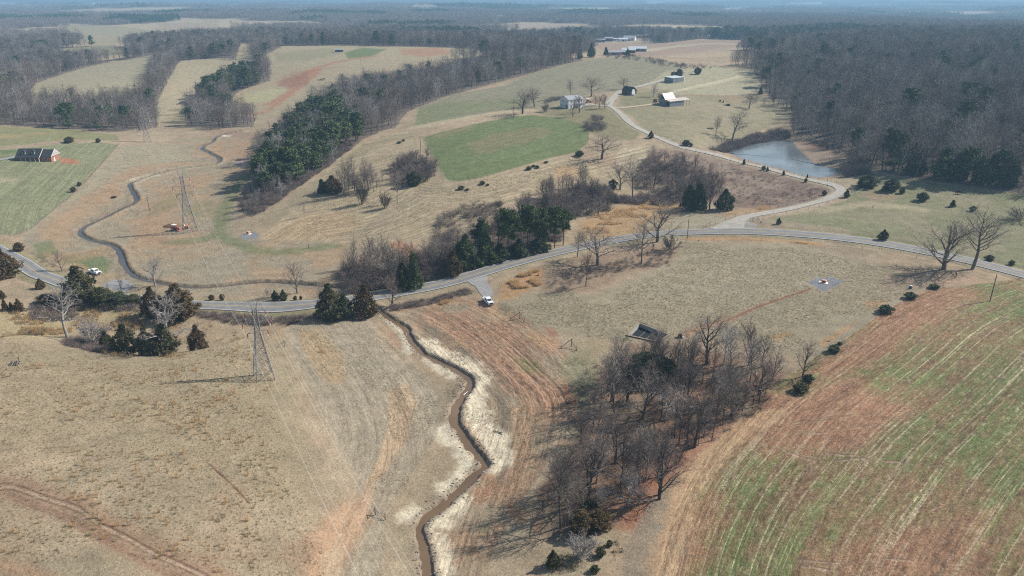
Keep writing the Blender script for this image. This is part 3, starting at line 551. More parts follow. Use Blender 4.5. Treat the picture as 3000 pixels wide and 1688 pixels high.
# ---------------------------------------------------------------- road, lane, water
def ribbon(name, L, offs, lift, m, smoothz=3, zfix=None, wfn=None, kind='structure'):
    """a strip draped over the land; offs = distances from the centre line"""
    t = np.gradient(L, axis=0); t /= np.hypot(t[:, 0], t[:, 1])[:, None]; nn = np.c_[-t[:, 1], t[:, 0]]
    offs = np.asarray(offs, float); wv = np.ones(len(L)) if wfn is None else wfn(np.arange(len(L)))
    X = L[:, None, 0] + nn[:, None, 0] * offs[None] * wv[:, None]; Y = L[:, None, 1] + nn[:, None, 1] * offs[None] * wv[:, None]
    Z = height(X, Y) + lift + np.hypot(X, Y) * .00022
    if zfix is not None: Z = zfix(L, X, Y, Z)
    n, k = X.shape; a, c = np.meshgrid(np.arange(n - 1), np.arange(k - 1), indexing='ij'); q = (a * k + c).ravel()
    o = mesh_np(name, np.c_[X.ravel(), Y.ravel(), Z.ravel()], np.stack([q, q + 1, q + k + 1, q + k], 1), m, True)
    s = np.r_[0, np.cumsum(np.hypot(*np.diff(L, axis=0).T))]
    attr(o.data, 'side', np.broadcast_to(offs[None], X.shape)); attr(o.data, 'run', np.broadcast_to(s[:, None], X.shape))
    return tag(o, kind=kind) if kind else o
def asphalt():
    m = bpy.data.materials.new('asphalt'); m.use_nodes = True; nt = m.node_tree; l = nt.links.new; b = nt.nodes['Principled BSDF']; b.inputs['Roughness'].default_value = .85
    sd_ = node(nt, 'ShaderNodeAttribute', attribute_name='side').outputs['Fac']; ab = node(nt, 'ShaderNodeMath', operation='ABSOLUTE'); l(sd_, ab.inputs[0])
    tc = node(nt, 'ShaderNodeTexCoord'); no = node(nt, 'ShaderNodeTexNoise'); no.inputs['Scale'].default_value = .35; no.inputs['Detail'].default_value = 6; l(tc.outputs['Object'], no.inputs['Vector'])
    # lighter wheel paths
    w1 = node(nt, 'ShaderNodeMath', operation='PINGPONG', i_1=.85); l(sd_, w1.inputs[0])
    mr = node(nt, 'ShaderNodeMapRange', i_1=0, i_2=.85, i_3=.16, i_4=.205); l(w1.outputs[0], mr.inputs[0])
    mu = node(nt, 'ShaderNodeMath', operation='MULTIPLY'); l(mr.outputs[0], mu.inputs[0]); m2 = node(nt, 'ShaderNodeMapRange', i_1=.3, i_2=.7, i_3=.85, i_4=1.15); l(no.outputs[0], m2.inputs[0]); l(m2.outputs[0], mu.inputs[1])
    cc = node(nt, 'ShaderNodeCombineColor'); l(mu.outputs[0], cc.inputs[0]); l(mu.outputs[0], cc.inputs[1])
    bl = node(nt, 'ShaderNodeMath', operation='MULTIPLY', i_1=1.0); l(mu.outputs[0], bl.inputs[0]); l(bl.outputs[0], cc.inputs[2]); l(cc.outputs[0], b.inputs['Base Color'])
    return m
ASP = asphalt(); WHITE_L = mat('road_paint_white', (.62,.60,.56), .7, var=.1); YEL = mat('road_paint_yellow', (.58,.42,.16), .7, var=.12)
GRAV = mat('gravel', (.36,.335,.29), .95, var=.22, scale=.6, bump=.1); GRAVD = mat('grey_gravel', (.27,.265,.26), .95, var=.2, scale=.8, bump=.1); DIRT = mat('dirt_track', (.42,.33,.23), .95, var=.2, scale=.5)
ribbon('road', wroad, [-3.5, -1.75, 0, 1.75, 3.5], .10, ASP)
for nm, a_, b_, m_ in (('road_edge_line', -3.22, -3.02, WHITE_L), ('road_edge_line', 3.02, 3.22, WHITE_L), ('road_centre_line', -.20, -.07, YEL), ('road_centre_line', .07, .20, YEL)): ribbon(nm, wroad, [a_, b_], .118, m_)
wob = lambda s: (lambda i: 1 + .12 * np.sin(i * .21 + s) + .08 * np.sin(i * .53 + 2 * s))
def lane_w(i): return (1 + .10 * np.sin(i * .21) + .06 * np.sin(i * .53)) * (1 + 2.6 * np.exp(-i / 3.2))
ribbon('gravel_lane', wlane, [-2.1, -1, 0, 1, 2.1], .09, GRAV, wfn=lane_w)
ribbon('gravel_driveway', wdrive, [-2.7, -1.3, 0, 1.3, 2.7], .07, GRAVD, wfn=lambda i: (1 + .1 * np.sin(i * .7)) * (1 + .5 * np.exp(-i / 4.)) * (1 - .35 * i / max(i.max(), 1)))
ribbon('barn_track', wspur, [-1.7, 0, 1.7], .08, DIRT, wfn=wob(1)); ribbon('yard_track', wyard, [-1.8, 0, 1.8], .08, GRAV, wfn=wob(2)); ribbon('house_driveway', whdrive, [-2.2, 0, 2.2], .08, GRAVD)

def water_mat(name, c, rough, bump, sc):
    m = bpy.data.materials.new(name); m.use_nodes = True; nt = m.node_tree; l = nt.links.new; b = nt.nodes['Principled BSDF']
    b.inputs['Base Color'].default_value = (*c, 1); b.inputs['Roughness'].default_value = rough; b.inputs['IOR'].default_value = 1.5; b.inputs['Specular IOR Level'].default_value = .9
    tc = node(nt, 'ShaderNodeTexCoord'); no = node(nt, 'ShaderNodeTexNoise'); no.inputs['Scale'].default_value = sc; no.inputs['Detail'].default_value = 3; l(tc.outputs['Object'], no.inputs['Vector'])
    n2 = node(nt, 'ShaderNodeTexNoise'); n2.inputs['Scale'].default_value = .06; n2.inputs['Detail'].default_value = 4; l(tc.outputs['Object'], n2.inputs['Vector'])
    mr = node(nt, 'ShaderNodeMapRange', i_1=.35, i_2=.65, i_3=.75, i_4=1.25); l(n2.outputs[0], mr.inputs[0]); vm = node(nt, 'ShaderNodeVectorMath', operation='SCALE'); vm.inputs[0].default_value = c; l(mr.outputs[0], vm.inputs['Scale']); l(vm.outputs[0], b.inputs['Base Color'])
    bp = node(nt, 'ShaderNodeBump'); bp.inputs['Strength'].default_value = .5; bp.inputs['Distance'].default_value = bump; l(no.outputs[0], bp.inputs['Height']); l(bp.outputs[0], b.inputs['Normal'])
    return m
WBROWN = water_mat('brown_water', (.17,.105,.05), .15, .02, 2.5); WBLUE = water_mat('grey_creek_water', (.075,.065,.055), .2, .02, 2.5); WPOND = water_mat('pond_water', (.15,.172,.185), .06, .04, 1.2)
def wz(dep):
    def f(L, X, Y, Z):
        base = h_base(L[:, 0], L[:, 1]); k = np.ones(15) / 15; p = np.pad(base, 7, 'edge'); b = np.convolve(p, k, 'valid')
        return np.broadcast_to((b - dep)[:, None], X.shape)
    return f
ribbon('creek_water_upstream', wcreek, [-1.35, -.7, 0, .7, 1.35], 0, WBLUE, zfix=wz(.48)); ribbon('creek_water', wcreek2, [-1.45, -.7, 0, .7, 1.45], 0, WBROWN, zfix=wz(.42))
pp = dense(np.vstack([wpond, wpond[:1]]), 3); c0 = wpond.mean(0); rings = [c0 + (pp - c0) * k for k in (1.04, .7, .35)]
V = np.vstack([np.c_[r_, np.full(len(r_), WATER_Z)] for r_ in rings]); n = len(pp); q = []
for k in range(2): q += [(k * n + i_, k * n + i_ + 1, (k + 1) * n + i_ + 1, (k + 1) * n + i_) for i_ in range(n - 1)]
po = mesh_np('pond', np.vstack([V, [[*c0, WATER_Z]]]), [np.array(q), np.array([(2 * n + i_, 2 * n + i_ + 1, 3 * n) for i_ in range(n - 1)])], WPOND); tag(po, kind='structure')
# ---------------------------------------------------------------- trees
def bark_mat(name, c, v=.25): return mat(name, c, .9, var=v, scale=1.2)
BARK = bark_mat('grey_bark', (.15,.13,.115)); BARKP = bark_mat('pale_bark', (.30,.285,.265)); BARKD = bark_mat('dark_bark', (.085,.072,.065))
TWIG = bark_mat('twigs', (.25,.215,.185)); TWIGP = bark_mat('pale_twigs', (.30,.275,.265)); TWIGR = bark_mat('purple_twigs', (.235,.18,.16)); TWIGD = bark_mat('dark_twigs', (.135,.112,.105))
def leaf_mat(name, c1, c2, sc=.5):
    m = bpy.data.materials.new(name); m.use_nodes = True; nt = m.node_tree; l = nt.links.new; b = nt.nodes['Principled BSDF']; b.inputs['Roughness'].default_value = .8; b.inputs['Specular IOR Level'].default_value = .2
    tc = node(nt, 'ShaderNodeTexCoord'); no = node(nt, 'ShaderNodeTexNoise'); no.inputs['Scale'].default_value = sc; no.inputs['Detail'].default_value = 5; l(tc.outputs['Object'], no.inputs['Vector'])
    mr = node(nt, 'ShaderNodeMapRange', i_1=.35, i_2=.65); l(no.outputs[0], mr.inputs[0]); mx = node(nt, 'ShaderNodeMix', data_type='RGBA'); l(mr.outputs[0], mx.inputs[0]); mx.inputs[6].default_value = (*c1, 1); mx.inputs[7].default_value = (*c2, 1); l(mx.outputs[2], b.inputs['Base Color'])
    return m
PINEL = leaf_mat('pine_needles', (.065,.10,.04), (.125,.155,.06)); CEDL = leaf_mat('cedar_leaves', (.06,.072,.03), (.125,.105,.05)); CEDB = leaf_mat('russet_cedar_leaves', (.075,.062,.028), (.15,.095,.045)); CEDD = leaf_mat('dark_cedar_leaves', (.05,.068,.034), (.10,.112,.052)); HOLL = leaf_mat('holly_leaves', (.04,.06,.022), (.075,.095,.035))

def skel(rnd, kind, Ht, nl, detail):
    """branches of a bare tree: list of (level, points (k,3), radii (k,))"""
    out = []
    def grow(p, d, L, r, lvl, mx):
        k = {0: 8, 1: 6, 2: 4}.get(lvl, 2 if lvl >= 4 else 3)
        pts = [np.array(p)]; rad = [r]; d = np.array(d) / np.linalg.norm(d)
        wig = (.05, .13, .2, .25, .3, .3)[min(lvl, 5)] * (1.9 if kind == 'gnarl' and lvl else 1)
        for i in range(k):
            d = d + rnd.normal(0, wig, 3); 
            if lvl > 0: d[2] += .05 if kind != 'oak' else .02
            d /= np.linalg.norm(d); pts.append(pts[-1] + d * L / k); rad.append(r * (1 - (i + 1) / k) ** .8 + r * .12 * (lvl < mx))
        out.append((lvl, np.array(pts), np.array(rad)))
        if lvl >= mx: return
        P = np.array(pts)
        nb = nl[lvl]; s0 = {'oak': .28, 'poplar': .35, 'fan': .12, 'gnarl': .35, 'bush': .1}[kind] if lvl == 0 else .18
        for b in range(nb):
            t = s0 + (1 - s0) * ((b + rnd.uniform(.1, .9)) / nb); t = min(t, .985); x = t * k; i = int(x); q = P[i] + (P[i + 1] - P[i]) * (x - i); ax = P[i + 1] - P[i]; ax /= np.linalg.norm(ax)
            ph = b * 2.4 + rnd.uniform(-.5, .5); ref = np.array([0, 0, 1.]) if abs(ax[2]) < .9 else np.array([1., 0, 0])
            e1 = np.cross(ax, ref); e1 /= np.linalg.norm(e1); e2 = np.cross(ax, e1)
            sp = {'oak': 1.05, 'poplar': .86, 'fan': .62, 'gnarl': 1.1, 'bush': .6}[kind] if lvl == 0 else {'oak': .8, 'poplar': .6, 'fan': .55, 'gnarl': .85, 'bush': .65}[kind]
            sp *= rnd.uniform(.75, 1.2)
            if lvl == 0: sp *= 1.15 - .6 * t
            dd = ax * math.cos(sp) + (e1 * math.cos(ph) + e2 * math.sin(ph)) * math.sin(sp)
            if lvl and dd[2] < -.15: dd[2] *= .3
            ls = {'oak': .62, 'poplar': .47, 'fan': .62, 'gnarl': .5, 'bush': .6}[kind] if lvl == 0 else .52
            Lb = L * ls * (1.15 - .62 * t if lvl == 0 else 1.05 - .45 * t) * rnd.uniform(.8, 1.2)
            rb = min(rad[i] * .62, r * (.42 if lvl == 0 else .5)); grow(q, dd, Lb, max(rb, .010), lvl + 1, mx)
    stems = {'oak': 1, 'poplar': 1, 'fan': 1, 'gnarl': 1, 'bush': 9}[kind]
    for s in range(stems):
        lean = (0, 0) if stems == 1 else (rnd.normal(0, .35), rnd.normal(0, .35))
        p = (0, 0, -.4) if stems == 1 else (rnd.normal(0, .35), rnd.normal(0, .35), -.2)
        r0 = Ht * {'oak': .024, 'poplar': .016, 'fan': .022, 'gnarl': .022, 'bush': .010}[kind]
        grow(p, (lean[0], lean[1], 1), Ht * {'oak': .9, 'poplar': 1.0, 'fan': .8, 'gnarl': .9, 'bush': .75}[kind] * (1 if stems == 1 else rnd.uniform(.7, 1.1)), r0, 0, detail)
    if kind in ('oak', 'fan', 'gnarl'): pass
    return out
def tubes(br, minr, sides):
    V = []; F3 = []; F4 = []; b = 0
    for lvl, P, Rr in br:
        n = sides if lvl <= 1 else 3; k = len(P); Rr = np.maximum(Rr, minr)
        T = np.gradient(P, axis=0); T /= np.linalg.norm(T, axis=1)[:, None]; ref = np.array([.37, .71, .6]); A = np.cross(T, ref); A /= np.linalg.norm(A, axis=1)[:, None]; B = np.cross(T, A)
        if lvl >= 2: k_ = k - 1; 
        else: k_ = k
        ang = 2 * np.pi * np.arange(n) / n
        ring = P[:k_, None] + (A[:k_, None] * np.cos(ang)[None, :, None] + B[:k_, None] * np.sin(ang)[None, :, None]) * Rr[:k_, None, None]
        V.append(ring.reshape(-1, 3)); i, j = np.meshgrid(np.arange(k_ - 1), np.arange(n), indexing='ij')
        F4.append(np.stack([b + i * n + j, b + i * n + (j + 1) % n, b + (i + 1) * n + (j + 1) % n, b + (i + 1) * n + j], -1).reshape(-1, 4))
        if lvl >= 2:   # close to a point
            V.append(P[-1:]); a0 = b + (k_ - 1) * n; F3.append(np.array([(a0 + j_, a0 + (j_ + 1) % n, b + k_ * n) for j_ in range(n)])); b += 1
        b += k_ * n
    return np.vstack(V), [np.vstack(F3) if F3 else np.zeros((0, 3), int), np.vstack(F4)]
def bare_meshes(seed, kind, Ht, nl, detail, minr, split=1, sides=6):
    rnd = np.random.default_rng(seed); br = skel(rnd, kind, Ht, nl, detail)
    lo = [b for b in br if b[0] <= split]; hi = [b for b in br if b[0] > split]
    return tubes(lo, .03, sides), tubes(hi, minr, 3)
def leaves(c, rad, n, sz, rnd, flat=1.0, up=.3):
    """n small leaf faces (triangles) around centres c with spread rad"""
    idx = rnd.integers(0, len(c), n); d = rnd.normal(0, 1, (n, 3)); d /= np.linalg.norm(d, axis=1)[:, None]; rr_ = rnd.uniform(.2, 1, n) ** .5
    P = c[idx] + d * rr_[:, None] * rad[idx, None] * np.array([1, 1, flat])
    a = rnd.normal(0, 1, (n, 3)) + d * .8 + np.array([0, 0, up]); a /= np.linalg.norm(a, axis=1)[:, None]; b = np.cross(a, rnd.normal(0, 1, (n, 3))); b /= np.linalg.norm(b, axis=1)[:, None]
    s = sz * rnd.uniform(.6, 1.4, n)[:, None]
    V = np.stack([P - b * s * .5, P + b * s * .5, P + a * s * 1.5], 1).reshape(-1, 3)
    return V, np.arange(3 * n).reshape(-1, 3)
def evergreen(seed, kind, Ht, Wd, n, sz):
    rnd = np.random.default_rng(seed); br = []; c = []; r_ = []
    tr = np.array([[0, 0, -.4], [rnd.normal(0, .02) * Ht, rnd.normal(0, .02) * Ht, Ht * .5], [rnd.normal(0, .03) * Ht, rnd.normal(0, .03) * Ht, Ht * .97]])
    tr = dense(tr, Ht / 7); br.append((0, tr, np.linspace(Ht * .02, Ht * .003, len(tr))))
    if kind == 'pine':
        for k in range(46):
            t = rnd.uniform(.28, .99) ** .9; x = t * (len(tr) - 1); i = min(int(x), len(tr) - 2); q = tr[i] + (tr[i + 1] - tr[i]) * (x - i); ph = k * 2.4 + rnd.uniform(-.4, .4)
            L = Wd * .5 * (1.12 - t) ** .55 * rnd.uniform(.55, 1.25) * (.75 if t < .4 else 1); e = q + np.array([math.cos(ph), math.sin(ph), rnd.uniform(.0, .45)]) * L
            br.append((1, np.array([q, (q + e) / 2 + [0, 0, -.02 * L], e]), np.array([.06, .04, .02])))
            for s in (.45, .65, .82, 1.0, 1.08): 
                c.append(q + (e - q) * s + rnd.normal(0, .20 * L, 3) * [1, 1, .5]); r_.append(.14 * L + .28)
        flat = .45
    else:
        m = 260
        for k in range(m):
            t = rnd.uniform(.03, 1); prof = {'cedar': (math.sin(min(1, (t + .12) * 1.02) ** .75 * math.pi) ** .75 * .97 + .05), 'cone': (1 - t) ** .75 * .95 + .06, 'round': math.sqrt(max(0, 1 - (2 * t - .95) ** 2)) + .05}[kind]
            ph = rnd.uniform(0, 2 * math.pi); rad = Wd * .5 * prof * (rnd.uniform(.25, 1) ** .4) * (1 + .30 * math.sin(ph * 3 + seed) * math.sin(t * 7 + seed) + rnd.normal(0, .08))
            c.append(np.array([math.cos(ph) * rad, math.sin(ph) * rad, t * Ht * .97 + .15])); r_.append(Wd * .075 * rnd.uniform(.7, 1.5))
            if k % 10 == 0: br.append((1, np.array([[0, 0, max(.2, c[-1][2] - rad * .5)], c[-1] * .6 + [0, 0, .1], c[-1]]), np.array([.05, .035, .02])))
        flat = 1.0
    V, Fq = leaves(np.array(c), np.array(r_), n, sz, rnd, flat)
    return tubes(br, .02, 6), (V, Fq)
def tree_thing(name, loc, rz, tk, cr, mats, label, cat, group, sc=1, pn=('trunk', 'crown')):
    e = empty(name, loc, rz, label, cat, group, sc)
    mesh_np(pn[0], tk[0], tk[1], mats[0], True, parent=e); mesh_np(pn[1], cr[0], cr[1], mats[1], parent=e)
    return note(e)
# ---- individually placed bare trees: (u, v base, height in px, kind, spread factor, bark)
def px_height(u, v, hp):
    """real height of something whose foot is at (u, v) and which stands hp pixels tall"""
    g = G1(u, v); 
    lo, hi = .1, 60
    for _ in range(24):
        m = (lo + hi) / 2; uu, vv = proj(g[0], g[1], g[2] + m)
        if v - vv < hp: lo = m
        else: hi = m
    return g, m
BT = {'oak': [(101,'oak',12,(15,8,6,4),4), (102,'oak',12,(12,8,5,4),4), (103,'oak',12,(14,8,6,4),4)],
      'poplar': [(111,'poplar',14,(20,7,5,3),4), (112,'poplar',14,(18,8,5,3),4), (113,'poplar',14,(22,7,4,3),4)],
      'fan': [(121,'fan',10,(12,8,5,4),4), (122,'fan',10,(11,8,5,4),4)], 'gnarl': [(131,'gnarl',10,(11,7,5,3),4), (132,'gnarl',10,(12,7,5,3),4)],
      'bush': [(141,'bush',4,(7,6,5),3), (142,'bush',4,(7,6,5),3)]}
_bank = {}
def bare(kind, i, tone, detail=None):
    s = BT[kind][i % len(BT[kind])]; key = (kind, i % len(BT[kind]), tone)
    return s, key
TONES = {'g': (BARK, TWIG), 'p': (BARKP, TWIGP), 'r': (BARKD, TWIGR), 'd': (BARKD, TWIGD), 'v': (BARK, TWIGR)}
BASEH = {'oak': 12, 'poplar': 14, 'fan': 10, 'gnarl': 10, 'bush': 4}
TRUEH = {}; TRUEW = {}
def put_bare(u, v, hp, kind, wd, tone, label, cat='bare tree', group=None, i=None, name=None, lean=0, xyz=None):
    i = int(rng.integers(0, 9)) if i is None else i
    s, key = bare(kind, i, tone)
    if xyz is None: g, h = px_height(u, v, hp)
    else: g, h = xyz, hp
    nm = name or ('bare_bush' if kind == 'bush' else 'bare_tree')
    if key not in _bank:
        tk, cr = bare_meshes(*s[:5], minr={'bush': .009}.get(kind, .0105)); TRUEH[key] = max(cr[0][:, 2].max(), 1); TRUEW[key] = 2 * np.percentile(np.hypot(cr[0][:, 0], cr[0][:, 1]), 96)
        e = tree_thing(nm, (0, 0, 0), 0, tk, cr, TONES[tone], label, cat, group, pn=('stems', 'twigs') if kind == 'bush' else ('trunk', 'crown')); _bank[key] = e
        o = e; fresh = True
    else: o = copy_thing(_bank[key], (0, 0, 0), 0, label, cat, group); fresh = False; o.name = nm
    k = h / TRUEH[key]; kx = wd * {'oak': 1.0, 'fan': .82, 'poplar': .52, 'gnarl': .72, 'bush': 1.05}[kind] * h / TRUEW[key]; o.location = g; o.scale = (kx, kx, k); o.rotation_euler = (0, R(lean), rng.uniform(0, 6.28))
    if group is None and 'group' in o: del o['group']
    if group: o['group'] = group
    return o
EB = {}
def put_green(u, v, hp, wp, kind, m, label, cat='evergreen tree', group=None, name='cedar_tree', seed=0, xyz=None):
    """evergreen standing hp pixels tall and wp pixels wide"""
    if xyz is None:
        g, h = px_height(u, v, hp); d = math.hypot(g[1] * cp - (g[2] - H) * sp_, 0); wd = wp / F * d
    else: g, h, wd = xyz, hp, wp
    big = h > 3.5; key = (kind, m.name, seed % 3, big)
    if key not in EB:
        Ht, Wd = (9, 6) if big else (2.2, 1.8)
        tk, cr = evergreen(seed % 3 + 50, kind, Ht, Wd, (9000 if kind != 'pine' else 11000) if big else 1500, (.26 if kind != 'pine' else .22) if big else .16)
        o = tree_thing(name, (0, 0, 0), 0, tk, cr, (BARKD, m), label, cat, group, pn=('trunk', 'crown')); EB[key] = o
    else: o = copy_thing(EB[key], (0, 0, 0), 0, label, cat, group); o.name = name
    Ht, Wd = (9, 6) if big else (2.2, 1.8)
    o.location = g; o.scale = (wd / Wd, wd / Wd, h / Ht); o.rotation_euler = (0, 0, rng.uniform(0, 6.28))
    if group is None and 'group' in o: del o['group']
    if group: o['group'] = group
    return o

# ---- scattered stuff (countless small or far plants): one object each
def proto_coll(name, objs):
    c = bpy.data.collections.new(name)
    for o in objs: c.objects.link(o)
    return c
def scatter(name, pts, sc, idx, coll, kind='stuff', label=None, cat=None):
    """pts (n,3), sc (n,) or (n,3)"""
    n = len(pts); me = bpy.data.meshes.new(name); me.vertices.add(n); me.vertices.foreach_set('co', np.ascontiguousarray(pts, np.float32).ravel())
    sc = np.asarray(sc, float); sc = np.repeat(sc[:, None], 3, 1) if sc.ndim == 1 else sc
    a = me.attributes.new('scl', 'FLOAT_VECTOR', 'POINT'); a.data.foreach_set('vector', np.ascontiguousarray(sc, np.float32).ravel())
    a = me.attributes.new('rot', 'FLOAT_VECTOR', 'POINT'); r_ = np.zeros((n, 3)); r_[:, 2] = rng.uniform(0, 6.28, n); r_[:, :2] = rng.normal(0, .05, (n, 2)); a.data.foreach_set('vector', np.ascontiguousarray(r_, np.float32).ravel())
    a = me.attributes.new('pick', 'INT', 'POINT'); a.data.foreach_set('value', np.ascontiguousarray(idx, np.int32))
    o = bpy.data.objects.new(name, me); C.objects.link(o)
    g = bpy.data.node_groups.new(name, 'GeometryNodeTree'); g.interface.new_socket('Geometry', in_out='INPUT', socket_type='NodeSocketGeometry'); g.interface.new_socket('Geometry', in_out='OUTPUT', socket_type='NodeSocketGeometry')
    N_ = g.nodes.new; gi = N_('NodeGroupInput'); go = N_('NodeGroupOutput'); ip = N_('GeometryNodeInstanceOnPoints'); ci = N_('GeometryNodeCollectionInfo')
    ci.inputs['Collection'].default_value = coll; ci.inputs['Separate Children'].default_value = True; ci.inputs['Reset Children'].default_value = True
    def na(nm, ty): x = N_('GeometryNodeInputNamedAttribute'); x.data_type = ty; x.inputs[0].default_value = nm; return x.outputs[0]
    L = g.links.new; L(gi.outputs[0], ip.inputs['Points']); L(ci.outputs[0], ip.inputs['Instance']); ip.inputs['Pick Instance'].default_value = True
    L(na('pick', 'INT'), ip.inputs['Instance Index']); L(na('rot', 'FLOAT_VECTOR'), ip.inputs['Rotation']); L(na('scl', 'FLOAT_VECTOR'), ip.inputs['Scale']); L(ip.outputs[0], go.inputs[0])
    md = o.modifiers.new('scatter', 'NODES'); md.node_group = g
    return tag(o, label, cat, None, kind)
def joined(name, parts):
    """parts [(V, [F3, F4] or F, material)] -> one unlinked mesh object"""
    Vs = []; F3 = []; F4 = []; m3 = []; m4 = []; ms = []; b = 0
    for V, Fq, m in parts:
        if m not in ms: ms.append(m)
        k = ms.index(m)
        for f in ([Fq] if isinstance(Fq, np.ndarray) else Fq):
            if len(f) == 0: continue
            (F3 if f.shape[1] == 3 else F4).append(f + b); (m3 if f.shape[1] == 3 else m4).append(np.full(len(f), k))
        Vs.append(V); b += len(V)
    fq = []; mi = []
    if F3: fq.append(np.vstack(F3)); mi.append(np.concatenate(m3))
    if F4: fq.append(np.vstack(F4)); mi.append(np.concatenate(m4))
    return mesh_np(name, np.vstack(Vs), fq, ms, link=False, mi=np.concatenate(mi))
def twigcloud(rnd, n, Ht, Wd, sz, r, low=.3):
    """thin upward-fanning twig slivers filling a crown"""
    t = rnd.uniform(low, 1, n); ph = rnd.uniform(0, 6.283, n); pr = np.sqrt(np.clip(1 - ((t - .62) / .46) ** 2, 0.02, 1)); rad = Wd * .5 * pr * np.sqrt(rnd.uniform(0, 1, n))
    P = np.stack([np.cos(ph) * rad, np.sin(ph) * rad, t * Ht], 1); d = P - np.array([0, 0, Ht * .15]); d /= np.linalg.norm(d, axis=1)[:, None]; d += rnd.normal(0, .35, (n, 3)); d /= np.linalg.norm(d, axis=1)[:, None]
    b = np.cross(d, rnd.normal(0, 1, (n, 3))); b /= np.linalg.norm(b, axis=1)[:, None]; L = sz * rnd.uniform(.5, 1.5, n)[:, None]
    V = np.stack([P - d * L * .5 - b * r, P - d * L * .5 + b * r, P + d * L * .5], 1).reshape(-1, 3)
    return V, np.arange(3 * n).reshape(-1, 3)
def wood_proto(seed, kind, tw, bk, n, r):
    rnd = np.random.default_rng(seed); Ht = 15; br = skel(rnd, kind, Ht, (9, 4), 2); tk = tubes([b for b in br], .035, 5)
    Vc, Fc = twigcloud(rnd, n, Ht * 1.02, Ht * .5, 1.5, r)
    return joined('bare_wood_tree', [(tk[0], tk[1], bk), (Vc, Fc, tw)])
WP = [wood_proto(200 + k, 'poplar', (TWIG, TWIGR, TWIG, TWIGD, TWIGP)[k], (BARK, BARKD, BARKP, BARK, BARKP)[k], 620, .034) for k in range(5)]
def ever_proto(seed, kind, Ht, Wd, m, n, sz):
    tk, cr = evergreen(seed, kind, Ht, Wd, n, sz); return joined('evergreen_wood_tree', [(tk[0], tk[1], BARKD), (cr[0], cr[1], m)])
WE = [ever_proto(60 + k, 'pine', 15, 7.5, PINEL, 1500, .55) for k in range(3)]
wcoll = proto_coll('wood_trees', WP + WE)
def patch_proto(seed, ev, n=34, S=60):
    rnd = np.random.default_rng(seed); parts = []
    for k in range(n):
        x, y = rnd.uniform(-S / 2, S / 2, 2); h = rnd.uniform(11, 17); off = np.array([x, y, 0])
        if ev: V, Fq = leaves(np.array([[0, 0, h * t] for t in (.45, .6, .75, .9)]), np.array([3.2, 3.0, 2.3, 1.4]), 90, 1.3, rnd); parts.append((V + off, Fq, PINEL))
        else:
            V, Fq = twigcloud(rnd, 110, h, h * .68, 2.6, .13, .22); parts.append((V + off, Fq, (TWIG, TWIGR, TWIG, TWIGP)[k % 4]))
            mb = MB().bar((x, y, -2), (x + rnd.normal(0, .4), y, h * .7), .2, .08, 3); parts.append((np.array(mb.v), [np.array(mb.f[3]).reshape(-1, 3), np.array(mb.f[4]).reshape(-1, 4)], BARK))
    return joined('wood_patch', parts)
pcoll = proto_coll('wood_patches', [patch_proto(300 + k, k == 4) for k in range(5)])

# woods as masses
def grid_pts(u0, u1, r0, r1, step):
    a0 = math.atan((u0 - 1500) / F) - .02; a1 = math.atan((u1 - 1500) / F) + .02; x0, x1 = r1 * math.sin(a0), r1 * math.sin(a1); x0 = min(x0, r0 * math.sin(a0)); x1 = max(x1, r0 * math.sin(a1))
    X, Y = np.meshgrid(np.arange(x0, x1, step), np.arange(r0 * .7, r1, step)); X = X.ravel() + rng.uniform(-.45, .45, X.size) * step; Y = Y.ravel() + rng.uniform(-.45, .45, Y.size) * step
    r = np.hypot(X, Y); a = np.arctan2(X, Y); k = (r > r0) & (r < r1) & (a > a0) & (a < a1); return X[k], Y[k]
X, Y = grid_pts(-250, 3250, 380, 1500, 6.9); Z = h_base(X, Y); U, Vv = proj(X, Y, Z); k = in_wood(U, Vv, np.hypot(X, Y)); X, Y, Z, U, Vv = X[k], Y[k], Z[k], U[k], Vv[k]
PINE_AREAS = [[(760,560),(870,540),(960,480),(1060,405),(1040,360),(960,340),(880,360),(800,440),(760,500)], [(575,330),(660,300),(780,240),(740,215),(660,245),(600,285)], [(2080,135),(2250,128),(2420,118),(2570,110),(2560,95),(2080,100)], [(1180,110),(1400,118),(1420,105),(1200,95)],[(2580,520),(2720,540),(2950,560),(2950,535),(2750,505),(2600,490)]]
pa = np.zeros(len(X), bool)
for P in PINE_AREAS: pa |= pin(U, Vv, P) > -2
nz = fbm(X, Y, 60, 77, 3); ev = (pa & (rng.random(len(X)) < .62)) | (rng.random(len(X)) < .035 + .22 * sstep(nz, .6, .72))
pick = np.where(ev, rng.integers(5, 8, len(X)), np.where(pin(U, Vv, WOODS[0][1]) > 0, rng.choice([0, 1, 3, 3, 0, 2, 4], len(X)), rng.choice([0, 0, 1, 1, 2, 3, 3, 4], len(X))))
s = rng.uniform(.66, 1.28, len(X)) * (.82 + .36 * fbm(X, Y, 120, 79, 2)); sc = np.stack([s * rng.uniform(.9, 1.35, len(X)), s * rng.uniform(.9, 1.35, len(X)), s * .95], 1)
names = np.full(len(X), 9)
for q_, (nme, P) in enumerate(WOODS): names[(pin(U, Vv, P) > 0)] = q_
print('wood trees', len(X))
WL = {0: ('hillside_wood', 'dense leafless wood covering the hillside behind the pond', 'woodland'), 1: ('woodland_belt', 'long belt of leafless trees and dark pines between the stubble hill and the creek', 'woodland'), 2: ('creek_wood', 'pale stemmed leafless wood along the creek above the brick house', 'woodland'), 3: ('hedgerow_wood', 'leafless belt of trees running uphill between two dry fields', 'woodland'), 4: ('pine_wood', 'dark pine block beside the power line corridor', 'woodland'), 5: ('upland_wood', 'leafless wood above the rounded dry field at far left', 'woodland'), 9: ('distant_wood', 'leafless wood spreading across the middle distance', 'woodland')}
